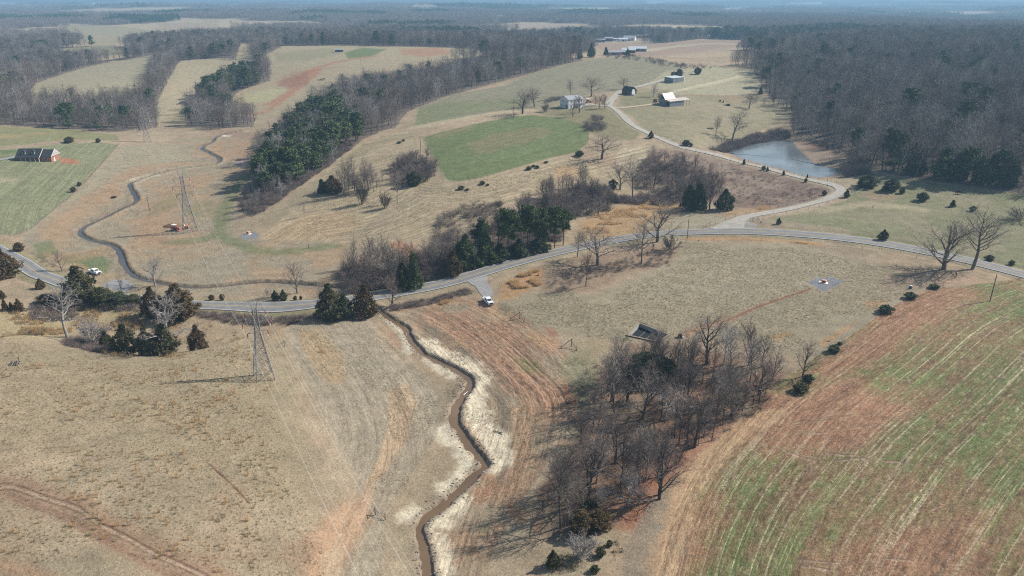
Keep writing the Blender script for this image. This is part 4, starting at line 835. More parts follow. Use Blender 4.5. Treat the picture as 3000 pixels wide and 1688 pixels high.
for q_, (nme, lb, ct) in WL.items():
    k = names == q_
    if k.sum(): scatter(nme, np.c_[X[k], Y[k], Z[k] - .2], sc[k], pick[k], wcoll, label=lb, cat=ct)
for r0, r1, step, S in ((1500, 3800, 46, 1.0), (3800, 16000, 92, 2.0)):
    X, Y = grid_pts(-250, 3250, r0, r1, step); Z = h_base(X, Y); U, Vv = proj(X, Y, Z); k = in_wood(U, Vv, np.hypot(X, Y)) & (fbm(X, Y, 420, 55, 3) > .455); X, Y, Z, U, Vv = X[k], Y[k], Z[k], U[k], Vv[k]
    pa = fbm(X, Y, 300, 88, 2) > .72
    for P in [[(2080,100),(2560,94),(2570,112),(2080,135)], [(95,52),(225,50),(232,62),(110,66)], [(330,56),(560,54),(570,66),(350,70)], [(0,55),(60,58),(55,66),(0,66)]]: pa |= pin(U, Vv, P) > 0
    scatter('far_woods' if r0 < 2000 else 'horizon_woods', np.c_[X, Y, Z - .5], np.stack([np.full(len(X), S), np.full(len(X), S), S ** .25 * rng.uniform(.8, 1.15, len(X))], 1), np.where(pa, 4, rng.integers(0, 4, len(X))), pcoll,
            label='hazy leafless woods rolling away to the horizon' if r0 > 2000 else 'grey leafless woods beyond the far fields', cat='woodland'); print('patches', len(X))
# ---------------------------------------------------------------- trees one can tell apart
SOLO = [  # u, v of the foot, height px, kind, spread, tone, label
 (1763,466,86,'oak',1.35,'d','massive spreading bare oak alone at the lower right corner of the green field'),
 (1925,709,122,'fan',1.25,'g','broad fan shaped bare tree on the near verge, tallest beside the road bend'),
 (1752,776,124,'oak',1.0,'g','spreading bare oak below the road, left of the broad fan shaped one'),
 (1691,753,84,'poplar',1.0,'d','small dark bare tree touching the road edge, leftmost of the roadside row'),
 (1880,772,148,'poplar',.9,'g','slim bare tree standing in its own shadow in front of the broad fan shaped tree'),
 (1716,839,112,'poplar',.85,'d','dark bare tree farthest down the field from the road, above its long shadow'),
 (1968,734,52,'bush',1.0,'d','low many stemmed bare shrub at the right end of the roadside trees'),
 (2763,790,166,'fan',1.15,'g','large bare tree with a rounded crown beside the road, left of the leaning one'),
 (2848,788,190,'poplar',1.3,'g','tall bare tree leaning right across the road at right'),
 (192,968,146,'gnarl',1.2,'p','silvery gnarled bare tree standing in the dry pasture at left'),
 (502,1026,176,'gnarl',1.15,'p','tall gnarled bare tree rising in front of the big cedar pair'),
 (182,793,62,'fan',.9,'g','bare vase shaped tree on the verge behind the pickup and trailer'),
 (455,839,94,'fan',1.05,'p','bare forked tree leaning over the creek bend'),
 (362,870,66,'gnarl',.9,'d','broken topped bare tree at the gravel pad'), (320,862,40,'poplar',.8,'p','thin pale sapling left of the gravel pad'),
 (266,990,66,'bush',1.0,'p','pale many stemmed shrub between the gnarled tree and the cedars'),
 (871,860,112,'fan',.8,'g','bare tree with upright stems between creek and road'), (939,912,88,'poplar',.9,'g','leaning bare tree just left of the dark roadside cedar'),
 (784,874,34,'poplar',.7,'p','small pale sapling beside the two round cedars on the verge'),
 (1389,785,66,'gnarl',.9,'p','pale leafless tree at the road edge in front of the dark pines'), (1149,898,88,'fan',.95,'r','purple grey bare tree on the near verge by the culvert'),
 (1134,836,168,'poplar',1.15,'g','tallest bare tree of the creek thicket, pale stemmed'), (1046,898,84,'fan',.7,'r','purple leafless tree between the two roadside cedars'),
 (1455,755,164,'gnarl',.85,'d','tall crooked bare tree rising over the pines beside the road'), (1338,752,96,'gnarl',1.1,'r','leaning crooked bare tree left of the roadside pines'),
 (1817,556,88,'fan',.9,'g','bare vase shaped tree in the hollow below the lone oak'), (1853,584,136,'poplar',.9,'g','tall slim bare tree at the edge of the orange grass hollow'),
 (1703,552,76,'poplar',.9,'d','forked bare tree at the upper left of the hollow thicket'), (1616,584,80,'poplar',.9,'r','bare tree at the left tip of the hollow thicket'),
 (2078,614,108,'fan',.8,'d','bare tree with arching stems between the dark cedars below the lane'), (2104,614,98,'poplar',.8,'d','dark slim tree just left of the lone rightmost cedar below the lane'),
 (926,590,36,'poplar',.6,'d','tiny dark bare tree at the lower left of the hillside grove'), (1011,573,118,'poplar',.9,'g','tall leaning bare tree at the front of the hillside grove'), (1022,572,92,'poplar',.8,'g','slim bare tree just right of the leaning one in the hillside grove'),
 (1060,600,78,'bush',.6,'d','bushy bare tree with dark base below the hillside grove'), (1095,562,90,'poplar',.8,'g','straight bare tree on the right side of the hillside grove'), (1120,546,56,'poplar',.8,'g','bare tree between the hillside grove and the round brown thicket'),
 (1164,594,98,'poplar',.7,'g','isolated slim bare tree on the stubble below the round thicket'), (1126,612,58,'bush',.7,'r','reddish bare shrub on the stubble, lowest of the hillside group'), (893,637,42,'poplar',.8,'p','small faint bare tree alone on the ploughed stubble'),
 (1036,546,102,'poplar',.9,'g','bare tree at the back of the hillside grove'), (1079,556,102,'poplar',.9,'r','purplish bare tree amid the hillside grove'),
 (776,566,86,'gnarl',1.2,'p','broad bare tree with pale limbs at the west edge of the pine belt'), (823,488,108,'fan',1.1,'p','big pale crowned bare tree above the lilac gravel patch'), (745,632,70,'poplar',.9,'d','slim bare tree at the south tip of the wood'), (774,624,62,'poplar',.9,'d','dark bare tree one in from the south tip of the wood'),
 (1530,334,79,'oak',1.0,'d','dark bare tree in front of the upper green field, leftmost by the white farmhouse'), (1566,314,64,'oak',1.1,'g','wide bare tree second from left by the white farmhouse'), (1600,328,30,'bush',.7,'g','little bare tree on the lawn left of the white farmhouse'),
 (1678,342,58,'fan',.6,'r','bare maple nearest the front of the white farmhouse'), (1697,331,60,'fan',.75,'r','rounded bare maple at the corner of the white farmhouse'), (1744,311,36,'fan',.7,'r','small bare maple left of the middle one by the drive'), (1755,319,44,'fan',.7,'r','middle bare maple of the three beside the farm drive'), (1772,319,46,'fan',.75,'d','dark trunked bare maple closest to the farm lane'),
 (1673,281,50,'poplar',1.2,'g','forked bare tree behind the roof of the white farmhouse'), (1732,283,64,'oak',1.1,'g','tallest round bare tree behind the white farmhouse'), (1827,262,40,'oak',1.0,'g','bare tree standing left of the dark cabin'), (1915,284,42,'fan',.9,'p','bare tree between the dark cabin and the white roofed barn'), (1932,292,22,'bush',.7,'g','little bare bush left of the white roofed barn'),
 (2097,392,56,'poplar',.7,'d','dead looking bare tree in the pasture above the pond'), (2147,394,88,'oak',.8,'g','larger bare tree in the pasture above the pond'), (2194,319,48,'oak',.9,'d','bare tree at the edge of the big wood, near the barn pasture'), (2264,313,42,'poplar',1.0,'d','bare tree standing just outside the big wood'), (2240,316,32,'poplar',.8,'g','thin bare tree between two larger ones by the big wood'),
 (2318,325,30,'poplar',.9,'r','cluster like bare sapling where the pasture meets the big wood'), (2370,585,34,'fan',.6,'g','small forked bare tree by the bend of the gravel lane'), (2492,574,36,'gnarl',.9,'p','pale bare sapling just right of the lane bend'), (2988,646,44,'bush',1.4,'g','round bare shrub at the right edge of the green pasture'), (2556,616,18,'poplar',.8,'d','tiny dead sapling in the middle of the green pasture'),
 (1723,1466,214,'gnarl',1.15,'d','largest bare tree in the lower grove, forked halfway up'), (1642,1547,216,'poplar',1.0,'d','bare tree casting the longest shadow at the grove corner'), (1816,1439,224,'poplar',.75,'d','tall bare tree in the middle gap of the lower grove'), (1932,1463,222,'fan',.8,'d','many stemmed bare tree next to the red track'), (1765,1510,94,'poplar',.9,'p','small bare tree over the brown brush in the lower grove'),
 (1696,1636,80,'bush',1.05,'p','silver grey domed shrub at the foot of the picture'), (2035,1311,176,'fan',.75,'d','dark vase shaped tree at the wheat side of the grove'), (2085,1291,166,'poplar',.8,'d','bare tree nearest the wheat beside the dark vase shaped one'),
 (2072,1067,160,'fan',1.0,'r','rounded bare tree at the top edge of the grove, right of the pit'), (1921,1087,116,'fan',.95,'d','open crowned bare tree in front of the concrete pit'), (1835,1185,168,'fan',.75,'d','bare tree with fanning dark stems at the left of the grove'), (1783,1162,128,'poplar',.8,'r','slim bare tree on the left flank of the grove'),
 (1980,1110,138,'poplar',.8,'d','thin dark tree right of the evergreen holly'), (1992,1187,146,'poplar',.8,'d','dark slim tree throwing a straight shadow inside the grove'), (2147,1227,160,'fan',.8,'g','bare tree leaning over the wheat edge of the grove'), (2121,1168,160,'poplar',.9,'g','tall bare tree in the right half of the grove'), (1945,1232,126,'oak',1.15,'p','pale twiggy round crown in the centre of the grove'), (1762,1227,126,'poplar',.9,'g','grey bare tree at the lower left flank of the grove'),
 (2194,1070,140,'fan',.85,'r','upright bare tree second from the right at the grove top'), (2260,1124,108,'fan',.8,'g','small bare tree near the right tip of the grove'), (2351,1104,112,'fan',.8,'r','last bare tree at the right tip of the grove'), (2240,1162,100,'poplar',.8,'g','short bare tree by the lower shrubs at the right tip of the grove'),
]
for u, v, hp, kd, wd, tn, lb in SOLO:
    put_bare(u, v, hp, kd, wd * (1.3 if v < 400 or (v < 850 and 1650 < u < 2000) or u > 2700 else 1), tn, lb, cat='shrub' if kd == 'bush' and hp < 70 else 'bare tree', lean=10 if 'leaning right' in lb else 0, group={True: 'bare trees of the lower grove'}.get('grove' in lb and v > 1000))
# groves whose members look alike: same kind, one group each
THICKETS = [ # polygon of feet, count, height m range, kinds, tones, label, group
 ([(1840,1050),(1990,1060),(2080,1060),(2330,1085),(2330,1130),(2200,1230),(2080,1290),(2000,1360),(1950,1450),(1800,1540),(1660,1560),(1600,1500),(1680,1330),(1760,1200),(1790,1090)], 60, (9,15), ('poplar','fan','poplar','poplar'), 'dgrgp', 'thin bare tree crowded in the lower grove between the stream field and the wheat', 'bare trees of the lower grove'),
 ([(985,800),(1100,770),(1200,780),(1330,765),(1370,775),(1330,795),(1200,832),(1060,856),(990,862)], 58, (6,13), ('poplar','poplar','fan'), 'gdrg', 'thin bare tree crowded in the creek thicket behind the road culvert', 'bare trees of the creek thicket'),
 ([(1560,600),(1620,560),(1700,540),(1790,560),(1800,600),(1790,625),(1700,640),(1640,650),(1560,680),(1480,700),(1400,690),(1500,640)], 54, (7,12), ('poplar','fan','poplar'), 'gdrr', 'bare tree crowded in the hollow between the stubble hill and the orange grass', 'bare trees of the hollow thicket'),
 ([(1870,560),(1880,490),(1930,450),(2000,480),(2080,520),(2120,560),(2100,595),(2020,590),(1950,570)], 52, (7,11), ('poplar','fan','poplar'), 'rdrg', 'bare purple twigged tree in the thicket below the gravel lane', 'bare trees of the lane thicket'),
 ([(960,565),(1010,540),(1060,520),(1110,535),(1115,565),(1040,575),(985,580)], 20, (7,12), ('poplar','poplar','fan'), 'grg', 'thin bare tree inside the hillside grove on the stubble', 'bare trees of the hillside grove'),
 ([(1140,540),(1150,480),(1200,450),(1260,470),(1285,510),(1250,540),(1190,545)], 24, (6,9), ('fan','bush','fan'), 'rdr', 'bare brown tree in the round thicket left of the green field', 'bare trees of the round thicket'),
 ([(690,615),(735,635),(800,600),(862,560),(840,540),(770,560),(720,570)], 20, (6,11), ('poplar','fan'), 'gdrp', 'bare tree at the southern tip of the long woodland belt', 'bare trees at the belt tip'),
 ([(1470,700),(1560,720),(1640,700),(1660,660),(1600,620),(1500,650)], 14, (6,10), ('fan','poplar'), 'grd', 'bare tree behind the roadside pines', 'bare trees behind the roadside pines'),
]
for P, n, (h0, h1), kinds, tones, lb, gp in THICKETS:
    p = np.array(P, float); k = 0; got = []
    while k < n:
        u = rng.uniform(p[:, 0].min(), p[:, 0].max()); v = rng.uniform(p[:, 1].min(), p[:, 1].max())
        if pin(np.array([u]), np.array([v]), P)[0] < 0: continue
        g = G1(u, v)
        if any((g[0] - a) ** 2 + (g[1] - b) ** 2 < 1.6 ** 2 for a, b in got): continue
        if min(np.hypot(wroad[:, 0] - g[0], wroad[:, 1] - g[1])) < 7: k += .2; continue
        got.append((g[0], g[1])); h = rng.uniform(h0, h1); kd = kinds[int(rng.integers(len(kinds)))]
        put_bare(0, 0, h * (.5 if kd == 'bush' else 1), kd, rng.uniform(.8, 1.2), tones[int(rng.integers(len(tones)))], lb, 'bare tree', gp, xyz=g); k += 1
# evergreens
GR = [ # u, v, height px, width px, kind, leaves, label, name
 (12,812,78,80,'cedar',CEDB,'round russet cedar cut by the left edge, behind the road',),
 (240,888,100,82,'cedar',CEDL,'tall dark cedar hiding the road, behind the silvery gnarled tree'), (120,846,25,22,'cedar',CEDB,'small cedar on the near verge left of the tall dark one'),
 (452,926,78,56,'cedar',CEDB,'left and smaller of the joined pair of cedars at the road'), (525,932,92,92,'cedar',CEDB,'wide russet cedar at the road, right half of the joined pair'),
 (370,1024,68,66,'cedar',CEDL,'dark cedar leftmost along the pasture brow'), (432,1032,66,56,'cedar',CEDL,'dark cedar in the middle of the three along the pasture brow'), (486,1031,76,66,'cedar',CEDL,'dark cedar right of the middle one along the pasture brow'), (580,1014,56,46,'cedar',CEDB,'isolated oval cedar right of the pasture brow cedars'), (312,1008,34,36,'cedar',CEDL,'low yellowish cedar left of the pasture brow cedars'),
 (9,875,20,15,'cedar',CEDB,'little cedar at the far left, above the other seedlings'), (16,906,26,18,'cone',CEDB,'thin russet cedar seedling at the left edge'), (34,905,16,12,'cone',CEDB,'smallest russet cedar seedling at left'), (56,906,28,22,'cedar',CEDB,'russet cedar seedling on the right of the left edge cluster'), (136,888,22,42,'round',CEDL,'low dark evergreen bush below the small verge cedar'),
 (300,893,46,52,'round',CEDL,'rounded evergreen bush right of the tall dark cedar'), (345,895,34,60,'round',CEDD,'long low evergreen clump in the hedge by the road'), (392,893,28,40,'round',CEDL,'low evergreen at the right end of the roadside hedge'),
 (807,879,26,20,'cedar',CEDD,'left one of two round little cedars on the far verge'), (831,879,28,20,'cedar',CEDD,'right one of two round little cedars on the far verge'), (865,879,10,9,'round',CEDB,'tiny round cedar right of the two on the far verge'), (882,877,9,7,'round',CEDB,'tiniest cedar at the end of the far verge row'), (620,878,12,13,'round',CEDB,'small bushy cedar on the far verge, leftmost'), (651,878,14,12,'round',CEDB,'second small bushy cedar on the far verge'),
 (968,934,94,64,'cedar',CEDL,'big dark cedar by the culvert, left'), (1010,932,66,50,'cedar',CEDD,'dark cedar squeezed between the big culvert cedar and the purple tree'), (1072,926,84,60,'cedar',CEDB,'russet cedar by the culvert, right'),
 (1180,850,74,44,'cone',CEDD,'dark cedar inside the creek thicket'), (1215,845,96,42,'cone',PINEL,'taller pointed evergreen inside the creek thicket'), (1328,806,66,46,'cedar',CEDB,'golden brown cedar at the right end of the creek thicket'),
 (1365,783,88,70,'cedar',PINEL,'dense dark evergreen at the left end of the roadside pines'), (1420,772,90,62,'cedar',PINEL,'dense dark evergreen second from left of the roadside pines'), (1410,735,86,50,'pine',PINEL,'thin pine standing behind the dense dark evergreens'),
 (1488,758,134,66,'pine',PINEL,'tall pine beside the crooked bare tree'), (1545,744,130,62,'pine',PINEL,'tall pine in the middle of the roadside pines'), (1585,735,116,60,'pine',PINEL,'pine right of the middle of the roadside row'), (1625,724,108,58,'pine',PINEL,'sunlit green pine, second last of the roadside row'), (1650,716,92,50,'pine',PINEL,'last pine at the right end of the roadside row'), (1520,751,46,50,'cedar',CEDD,'dark low evergreen mass under the roadside pines, left'), (1580,738,44,48,'cedar',CEDD,'dark low evergreen mass under the roadside pines, right'), (1465,763,46,48,'cedar',CEDD,'dark low evergreen next to the dense pair'),
 (2018,614,66,50,'cone',CEDD,'dark pointed cedar, leftmost of the trio below the lane'), (2046,614,70,50,'cone',CEDD,'dark pointed cedar in the middle of the trio below the lane'), (2122,614,56,46,'cedar',CEDD,'dark oval cedar alone right of the trio below the lane'), (1795,552,24,22,'round',CEDL,'small evergreen bush in the hollow thicket'),
 (975,565,46,52,'cedar',CEDB,'russet brown cedar at the left of the hillside grove'), (945,566,38,28,'cone',CEDD,'dark small cedar left of the russet one'), (1212,543,38,38,'round',CEDD,'dark evergreen in the round thicket'),
 (1905,1112,66,100,'round',HOLL,'broad evergreen holly in front of the pit'), (1945,1105,50,56,'round',HOLL,'smaller evergreen right of the broad holly'), (1619,1660,44,34,'cedar',CEDL,'small shadowed cedar left of the silver shrub'), (1759,1630,20,24,'round',CEDL,'little dark bush right of the silver shrub'), (1742,1675,14,22,'round',CEDL,'little dark bush below the silver shrub'), (1704,1560,50,62,'round',CEDB,'brown brushy evergreen under the largest grove tree'), (1752,1545,44,58,'round',CEDB,'brown brushy evergreen right of the first one'), (1720,1505,36,44,'round',CEDL,'green brown brush behind the two brown ones'), (1785,1600,14,16,'round',CEDL,'tiny bush beside the red track'),
 (2667,875,15,28,'round',CEDD,'dark shrub on the field edge nearest the road'), (2594,916,18,34,'round',CEDD,'dark shrub on the field edge, second from the road'), (2442,1031,16,28,'round',CEDD,'dark shrub in the middle of the field edge'), (2460,1010,7,12,'round',CEDL,'tiny shrub above the middle field edge shrub'), (2367,1117,16,26,'round',CEDD,'dark shrub near the right tip of the grove'), (2346,1147,20,38,'round',CEDL,'wide low shrub just below the grove tip'), (2736,845,10,24,'round',CEDD,'flat dark shrub near the trunks of the two roadside trees'),
 (2540,548,32,46,'round',CEDD,'wide dark cedar in the green pasture, leftmost'), (2524,548,16,20,'round',CEDD,'small cedar touching the wide one in the green pasture'), (2611,560,32,34,'round',CEDD,'round dark cedar second in the green pasture'), (2589,560,13,13,'round',CEDL,'seedling cedar left of the round one'), (2642,567,14,14,'round',CEDL,'seedling cedar right of the round one'), (2702,589,21,26,'round',CEDD,'round cedar in the middle of the green pasture'), (2790,606,17,16,'cone',CEDD,'pointed small cedar in the right half of the pasture'), (2850,619,13,15,'round',CEDD,'low cedar behind the crown of the big roadside tree'), (2587,703,28,25,'cedar',CEDD,'single egg shaped cedar next to the road'), (2281,657,16,12,'cedar',CEDD,'single small cedar near the lane junction'), (2480,579,20,14,'cedar',CEDD,'small cedar at the outer side of the lane bend'), (2415,572,12,11,'round',CEDL,'small bush inside the lane bend'), (2963,775,10,14,'round',CEDL,'low bush at the far right beside the road'), (2898,762,12,20,'round',CEDL,'low bush between road and the leaning tree crown'),
 (2179,482,13,9,'cone',CEDD,'first little cedar from left below the dam road'), (2237,498,10,10,'round',CEDL,'second little cedar from left below the dam road'), (2248,502,11,8,'cone',CEDD,'third little cedar from left below the dam road'), (2295,514,12,8,'cone',CEDD,'fourth little cedar from left below the dam road'), (2365,520,8,6,'cone',CEDD,'little cedar on the pond side of the dam road'), (2360,534,10,8,'round',CEDL,'last little cedar on the dam slope'),
 (1907,405,20,14,'cedar',CEDD,'upright small cedar beside the fenced lane'), (2010,427,14,18,'round',CEDD,'small round cedar between lane and pond'), (2024,430,9,8,'round',CEDL,'tiny cedar right of the round one between lane and pond'), (2043,218,19,18,'round',CEDD,'round cedar alone at the track corner behind the grey shed'), (1990,224,20,17,'round',CEDD,'taller cedar behind the grey shed'), (1974,224,13,16,'round',CEDD,'lower cedar behind the grey shed'),
 (1698,458,14,20,'round',CEDD,'dark evergreen bush left of the massive oak'), (1351,555,9,16,'round',CEDL,'flat bush on the terrace below the green field, leftmost pair'), (1369,558,5,10,'round',CEDL,'tiny flat bush right of the leftmost terrace bush'), (1413,541,9,13,'round',CEDD,'bush on the terrace below the green field, second'), (1429,544,5,8,'round',CEDL,'tiny bush right of the second terrace bush'), (1549,498,9,14,'round',CEDD,'bush on the terrace, left of the far pair'), (1563,489,5,10,'round',CEDL,'tiny bush at the top of the terrace group'), (1574,493,7,11,'round',CEDL,'bush at the right of the terrace group'), (1600,478,5,9,'round',CEDL,'last tiny bush along the terrace'), (1170,420,5,11,'round',CEDL,'low bush above the round thicket'), (1182,414,5,8,'round',CEDL,'smaller low bush above the round thicket'),
 (204,418,15,22,'round',CEDB,'dark russet bush behind the lawn fence, right one'), (200,420,12,14,'round',CEDD,'small bush touching the russet one'), (288,418,11,11,'round',CEDB,'lone round bush on the lawn rim'), (216,563,13,13,'round',CEDB,'lower round bush on the lawn fence'), (233,545,10,10,'round',CEDB,'upper round bush on the lawn fence'), (56,735,20,24,'round',CEDB,'russet bush at the roadside near the lawn corner'), (334,580,5,12,'round',CEDB,'low dark bush in the creek meadow'),
 (2594,496,112,40,'pine',PINEL,'tall dark pine at the corner of the big wood'), (2630,502,100,38,'pine',PINEL,'dark pine beside the corner pine of the big wood'), (2668,510,84,34,'cone',CEDD,'dark pointed cedar along the wood edge, third'), (2691,513,70,34,'cone',CEDD,'dark pointed cedar along the wood edge, fourth'), (2757,520,82,42,'cone',CEDD,'widest pointed cedar along the wood edge'), (2807,530,78,44,'round',CEDD,'round headed cedar along the wood edge'), (2862,538,74,40,'cone',CEDD,'pointed cedar near the right end of the wood edge'), (2897,540,80,42,'cone',CEDD,'pointed cedar right of the last but one'), (2950,548,70,44,'round',CEDD,'dark evergreen at the right end of the wood edge'),
 (2228,276,20,12,'cone',CEDD,'small dark cedar where the hay field meets the big wood'), (1838,166,22,14,'cedar',CEDD,'dark cedar at the end of the belt, near the far sheds'), (1732,168,38,20,'cedar',CEDD,'tall dark cedar over the end of the belt'), (1698,172,28,16,'cone',CEDD,'dark cedar second over the end of the belt'), (1775,162,22,14,'cone',CEDD,'dark cedar nearest the far metal sheds'),
]
for k, t in enumerate(GR):
    u, v, hp, wp, kd, ml, lb = t[:7]; small = hp < 24 and v < 1200
    nm = 'pine_tree' if kd == 'pine' else ('evergreen_bush' if kd == 'round' and small else ('holly_tree' if ml is HOLL else 'cedar_tree'))
    put_green(u, v, hp * 1.06, wp * 1.08, kd, ml, lb, cat={'pine_tree': 'pine', 'evergreen_bush': 'bush', 'holly_tree': 'holly', 'cedar_tree': 'cedar'}[nm], name=nm, seed=k)
# pines of the belt one can pick out at its near end
P = [(745,545),(800,480),(850,440),(900,420),(1010,400),(1050,405),(1000,450),(940,490),(870,535),(800,590)]; p = np.array(P, float); k = 0
while k < 34:
    u = rng.uniform(745, 1050); v = rng.uniform(400, 590)
    if pin(np.array([u]), np.array([v]), P)[0] < 0: continue
    g = G1(u, v); h = rng.uniform(11, 16); put_green(0, 0, h, h * rng.uniform(.5, .65), 'pine', PINEL, 'dark green pine in the near end of the woodland belt', 'pine', 'pines of the woodland belt', 'pine_tree', k, xyz=g); k += 1
# bramble and bush banks, too tangled to count
def inpoly(P, n, px=True):
    p = W(P); a = []; lo = p.min(0); hi = p.max(0)
    x = rng.uniform(lo[0], hi[0], n * 4); y = rng.uniform(lo[1], hi[1], n * 4); k = pin(x, y, p) > 0
    return x[k][:n], y[k][:n]
def brush_proto(seed, m, n, Ht, Wd, sz, r): rnd = np.random.default_rng(seed); V, Fq = twigcloud(rnd, n, Ht, Wd, sz, r, .0); return joined('brush', [(V, Fq, m)])
BR = [brush_proto(400 + k, (TWIG, TWIGR, TWIGD, TWIGR)[k], 150, 1.5, 2.6, 1.0, .016) for k in range(4)]; bcoll = proto_coll('brush', BR)
BRUSH = [([(1000,800),(1180,780),(1330,765),(1340,792),(1200,832),(1020,858)], 330, 2.2, 'tall leafless saplings filling the creek thicket'), ([(1480,690),(1580,600),(1700,545),(1800,560),(1790,620),(1640,650),(1540,710)], 300, 2.0, 'tall leafless saplings filling the hollow below the stubble hill'), ([(1860,560),(1870,480),(1930,445),(2060,500),(2100,560),(2070,595),(1950,580)], 190, 1.9, 'tall leafless saplings filling the thicket below the lane'), ([(1150,540),(1160,480),(1210,455),(1270,480),(1280,515),(1230,545)], 130, 2.0, 'brown saplings filling the round thicket'), ([(1280,640),(1400,590),(1480,600),(1480,680),(1380,740),(1240,770)], 260, 1.5, 'brown saplings on the slope above the creek thicket'), ([(1200,770),(1500,700),(1640,670),(1650,705),(1500,755),(1330,795)], 260, 1.8, 'brown undergrowth around the roadside pines'), ([(75,905),(110,890),(165,888),(230,910),(235,930),(180,925),(100,925)], 150, .9, 'purple bramble bank under the gnarled tree'), ([(175,985),(220,975),(300,990),(350,1015),(330,1035),(230,1020),(180,1000)], 190, 1.0, 'tangled brown brush left of the pasture brow cedars'), ([(150,870),(300,880),(430,900),(430,915),(260,905),(150,890)], 160, 1.1, 'leafless roadside hedge brush behind the cedars'),
 ([(570,910),(700,912),(820,920),(930,918),(940,935),(820,935),(700,935),(580,930)], 330, .75, 'low bramble strip along the near side of the road'), ([(1120,905),(1180,892),(1280,872),(1370,845),(1385,860),(1290,885),(1200,905),(1150,915)], 240, .7, 'bramble strip between road and stream field'), ([(990,860),(1100,845),(1250,818),(1380,778),(1380,784),(1260,824),(1120,853),(1010,866)], 320, 1.5, 'brush at the foot of the creek thicket'), ([(1870,565),(1950,575),(2010,595),(1960,608),(1880,592)], 120, 1.2, 'brush at the foot of the lane thicket'), ([(1780,575),(1900,585),(1890,600),(1800,595)], 100, 1.3, 'round brush in the hollow'),
 ([(1900,450),(2000,450),(2150,490),(2300,530),(2420,560),(2400,580),(2250,605),(2100,600),(1980,540)], 420, .55, 'bramble covered slope below the dam road'), ([(2080,432),(2130,405),(2220,385),(2280,380),(2330,392),(2310,402),(2200,410),(2120,432)], 330, 2.0, 'grey brush along the upper pond shore'), ([(2350,405),(2450,420),(2510,450),(2500,475),(2420,440)], 130, 1.0, 'marsh brush at the shallow end of the pond'), ([(2470,480),(2540,470),(2545,512),(2480,515)], 90, 2.2, 'tall brush at the right tip of the pond'),
 ([(1590,835),(1650,800),(1750,780),(1900,740),(1980,745),(1960,780),(1850,790),(1720,820),(1640,860)], 260, .6, 'brush and leaf litter under the roadside trees'), ([(1700,368),(1745,362),(1780,375),(1760,388),(1715,385)], 46, 1.7, 'dome of leafless shrubs below the white farmhouse'), ([(1735,345),(1765,343),(1765,352),(1738,355)], 16, 1.6, 'smaller dome of leafless shrubs below the white farmhouse'), ([(1590,297),(1640,287),(1645,294),(1600,304)], 34, 1.3, 'leafless hedge left of the white farmhouse'),
 ([(700,600),(760,630),(860,560),(960,490),(1040,430),(1020,420),(930,480),(830,550),(750,595)], 420, 1.4, 'brush along the stubble side of the woodland belt'), ([(1640,1140),(1800,1040),(1960,1050),(2300,1120),(2200,1230),(1980,1360),(1800,1540),(1640,1540),(1700,1300)], 420, 1.0, 'undergrowth of the lower grove'), ([(1780,158),(1900,170),(2000,190),(2100,195),(2090,203),(1980,200),(1880,180),(1780,170)], 150, 1.5, 'hedge brush behind the upper green field'), ([(140,830),(60,750),(90,720),(150,770),(180,800)], 60, .5, 'dead weeds on the verge by the lawn corner')]
for k, (P, n, s, lb) in enumerate(BRUSH):
    x, y = inpoly(P, n); r_ = np.min(np.hypot(x[:, None] - wroad[None, ::2, 0], y[:, None] - wroad[None, ::2, 1]), 1); q = r_ > 5.5; x, y = x[q], y[q]
    scatter('brush', np.c_[x, y, height(x, y) - .1], s * rng.uniform(.6, 1.35, len(x)), rng.integers(0, 4, len(x)), bcoll, label=lb, cat='brush')
# ---------------------------------------------------------------- buildings
MW = mat('white_siding', (.74,.75,.77), .6, var=.06); MTRIM = mat('white_trim', (.78,.77,.75), .5, var=.04); MBRICK = mat('red_brick', (.33,.155,.11), .85, var=.2, scale=6); MSHING = mat('dark_shingles', (.038,.043,.05), .9, var=.25, scale=4); MGLASS = mat('window_glass', (.03,.035,.045), .12, var=.1, spec=.8)
MTIN = mat('tin_roof', (.62,.64,.66), .35, .25, var=.12, scale=1.2); MRUST = mat('rust_streaked_tin', (.60,.52,.45), .45, .2, var=.35, scale=.9); MSHED = mat('grey_steel_walls', (.20,.225,.26), .5, .2, var=.08); MWOODD = mat('weathered_boards', (.095,.085,.08), .9, var=.3, scale=5); MWOOD = mat('grey_wood', (.20,.17,.14), .9, var=.25, scale=4); MBLACK = mat('black_rubber', (.02,.02,.021), .8, var=.1); MDARK = mat('dark_opening', (.018,.018,.02), .9, var=.1)
MCONC = mat('concrete', (.36,.355,.34), .85, var=.12, scale=1); MSTEEL = mat('galvanized_steel', (.27,.27,.28), .5, .3, var=.15); MRED = mat('red_paint', (.30,.04,.035), .4, var=.12); MORNG = mat('orange_paint', (.62,.20,.05), .5, var=.1); MVAN = mat('white_car_paint', (.80,.81,.83), .25, var=.03, spec=.6); MCHR = mat('chrome', (.5,.5,.52), .2, .9, var=.05); MPOLE = mat('pole_wood', (.17,.13,.10), .9, var=.2, scale=3); MWIRE = mat('aluminium_cable', (.62,.60,.57), .45, .3, var=.05); MBLUE = mat('blue_plastic', (.03,.09,.25), .5, var=.1); MROOFG = mat('grey_roof', (.30,.31,.33), .8, var=.15)
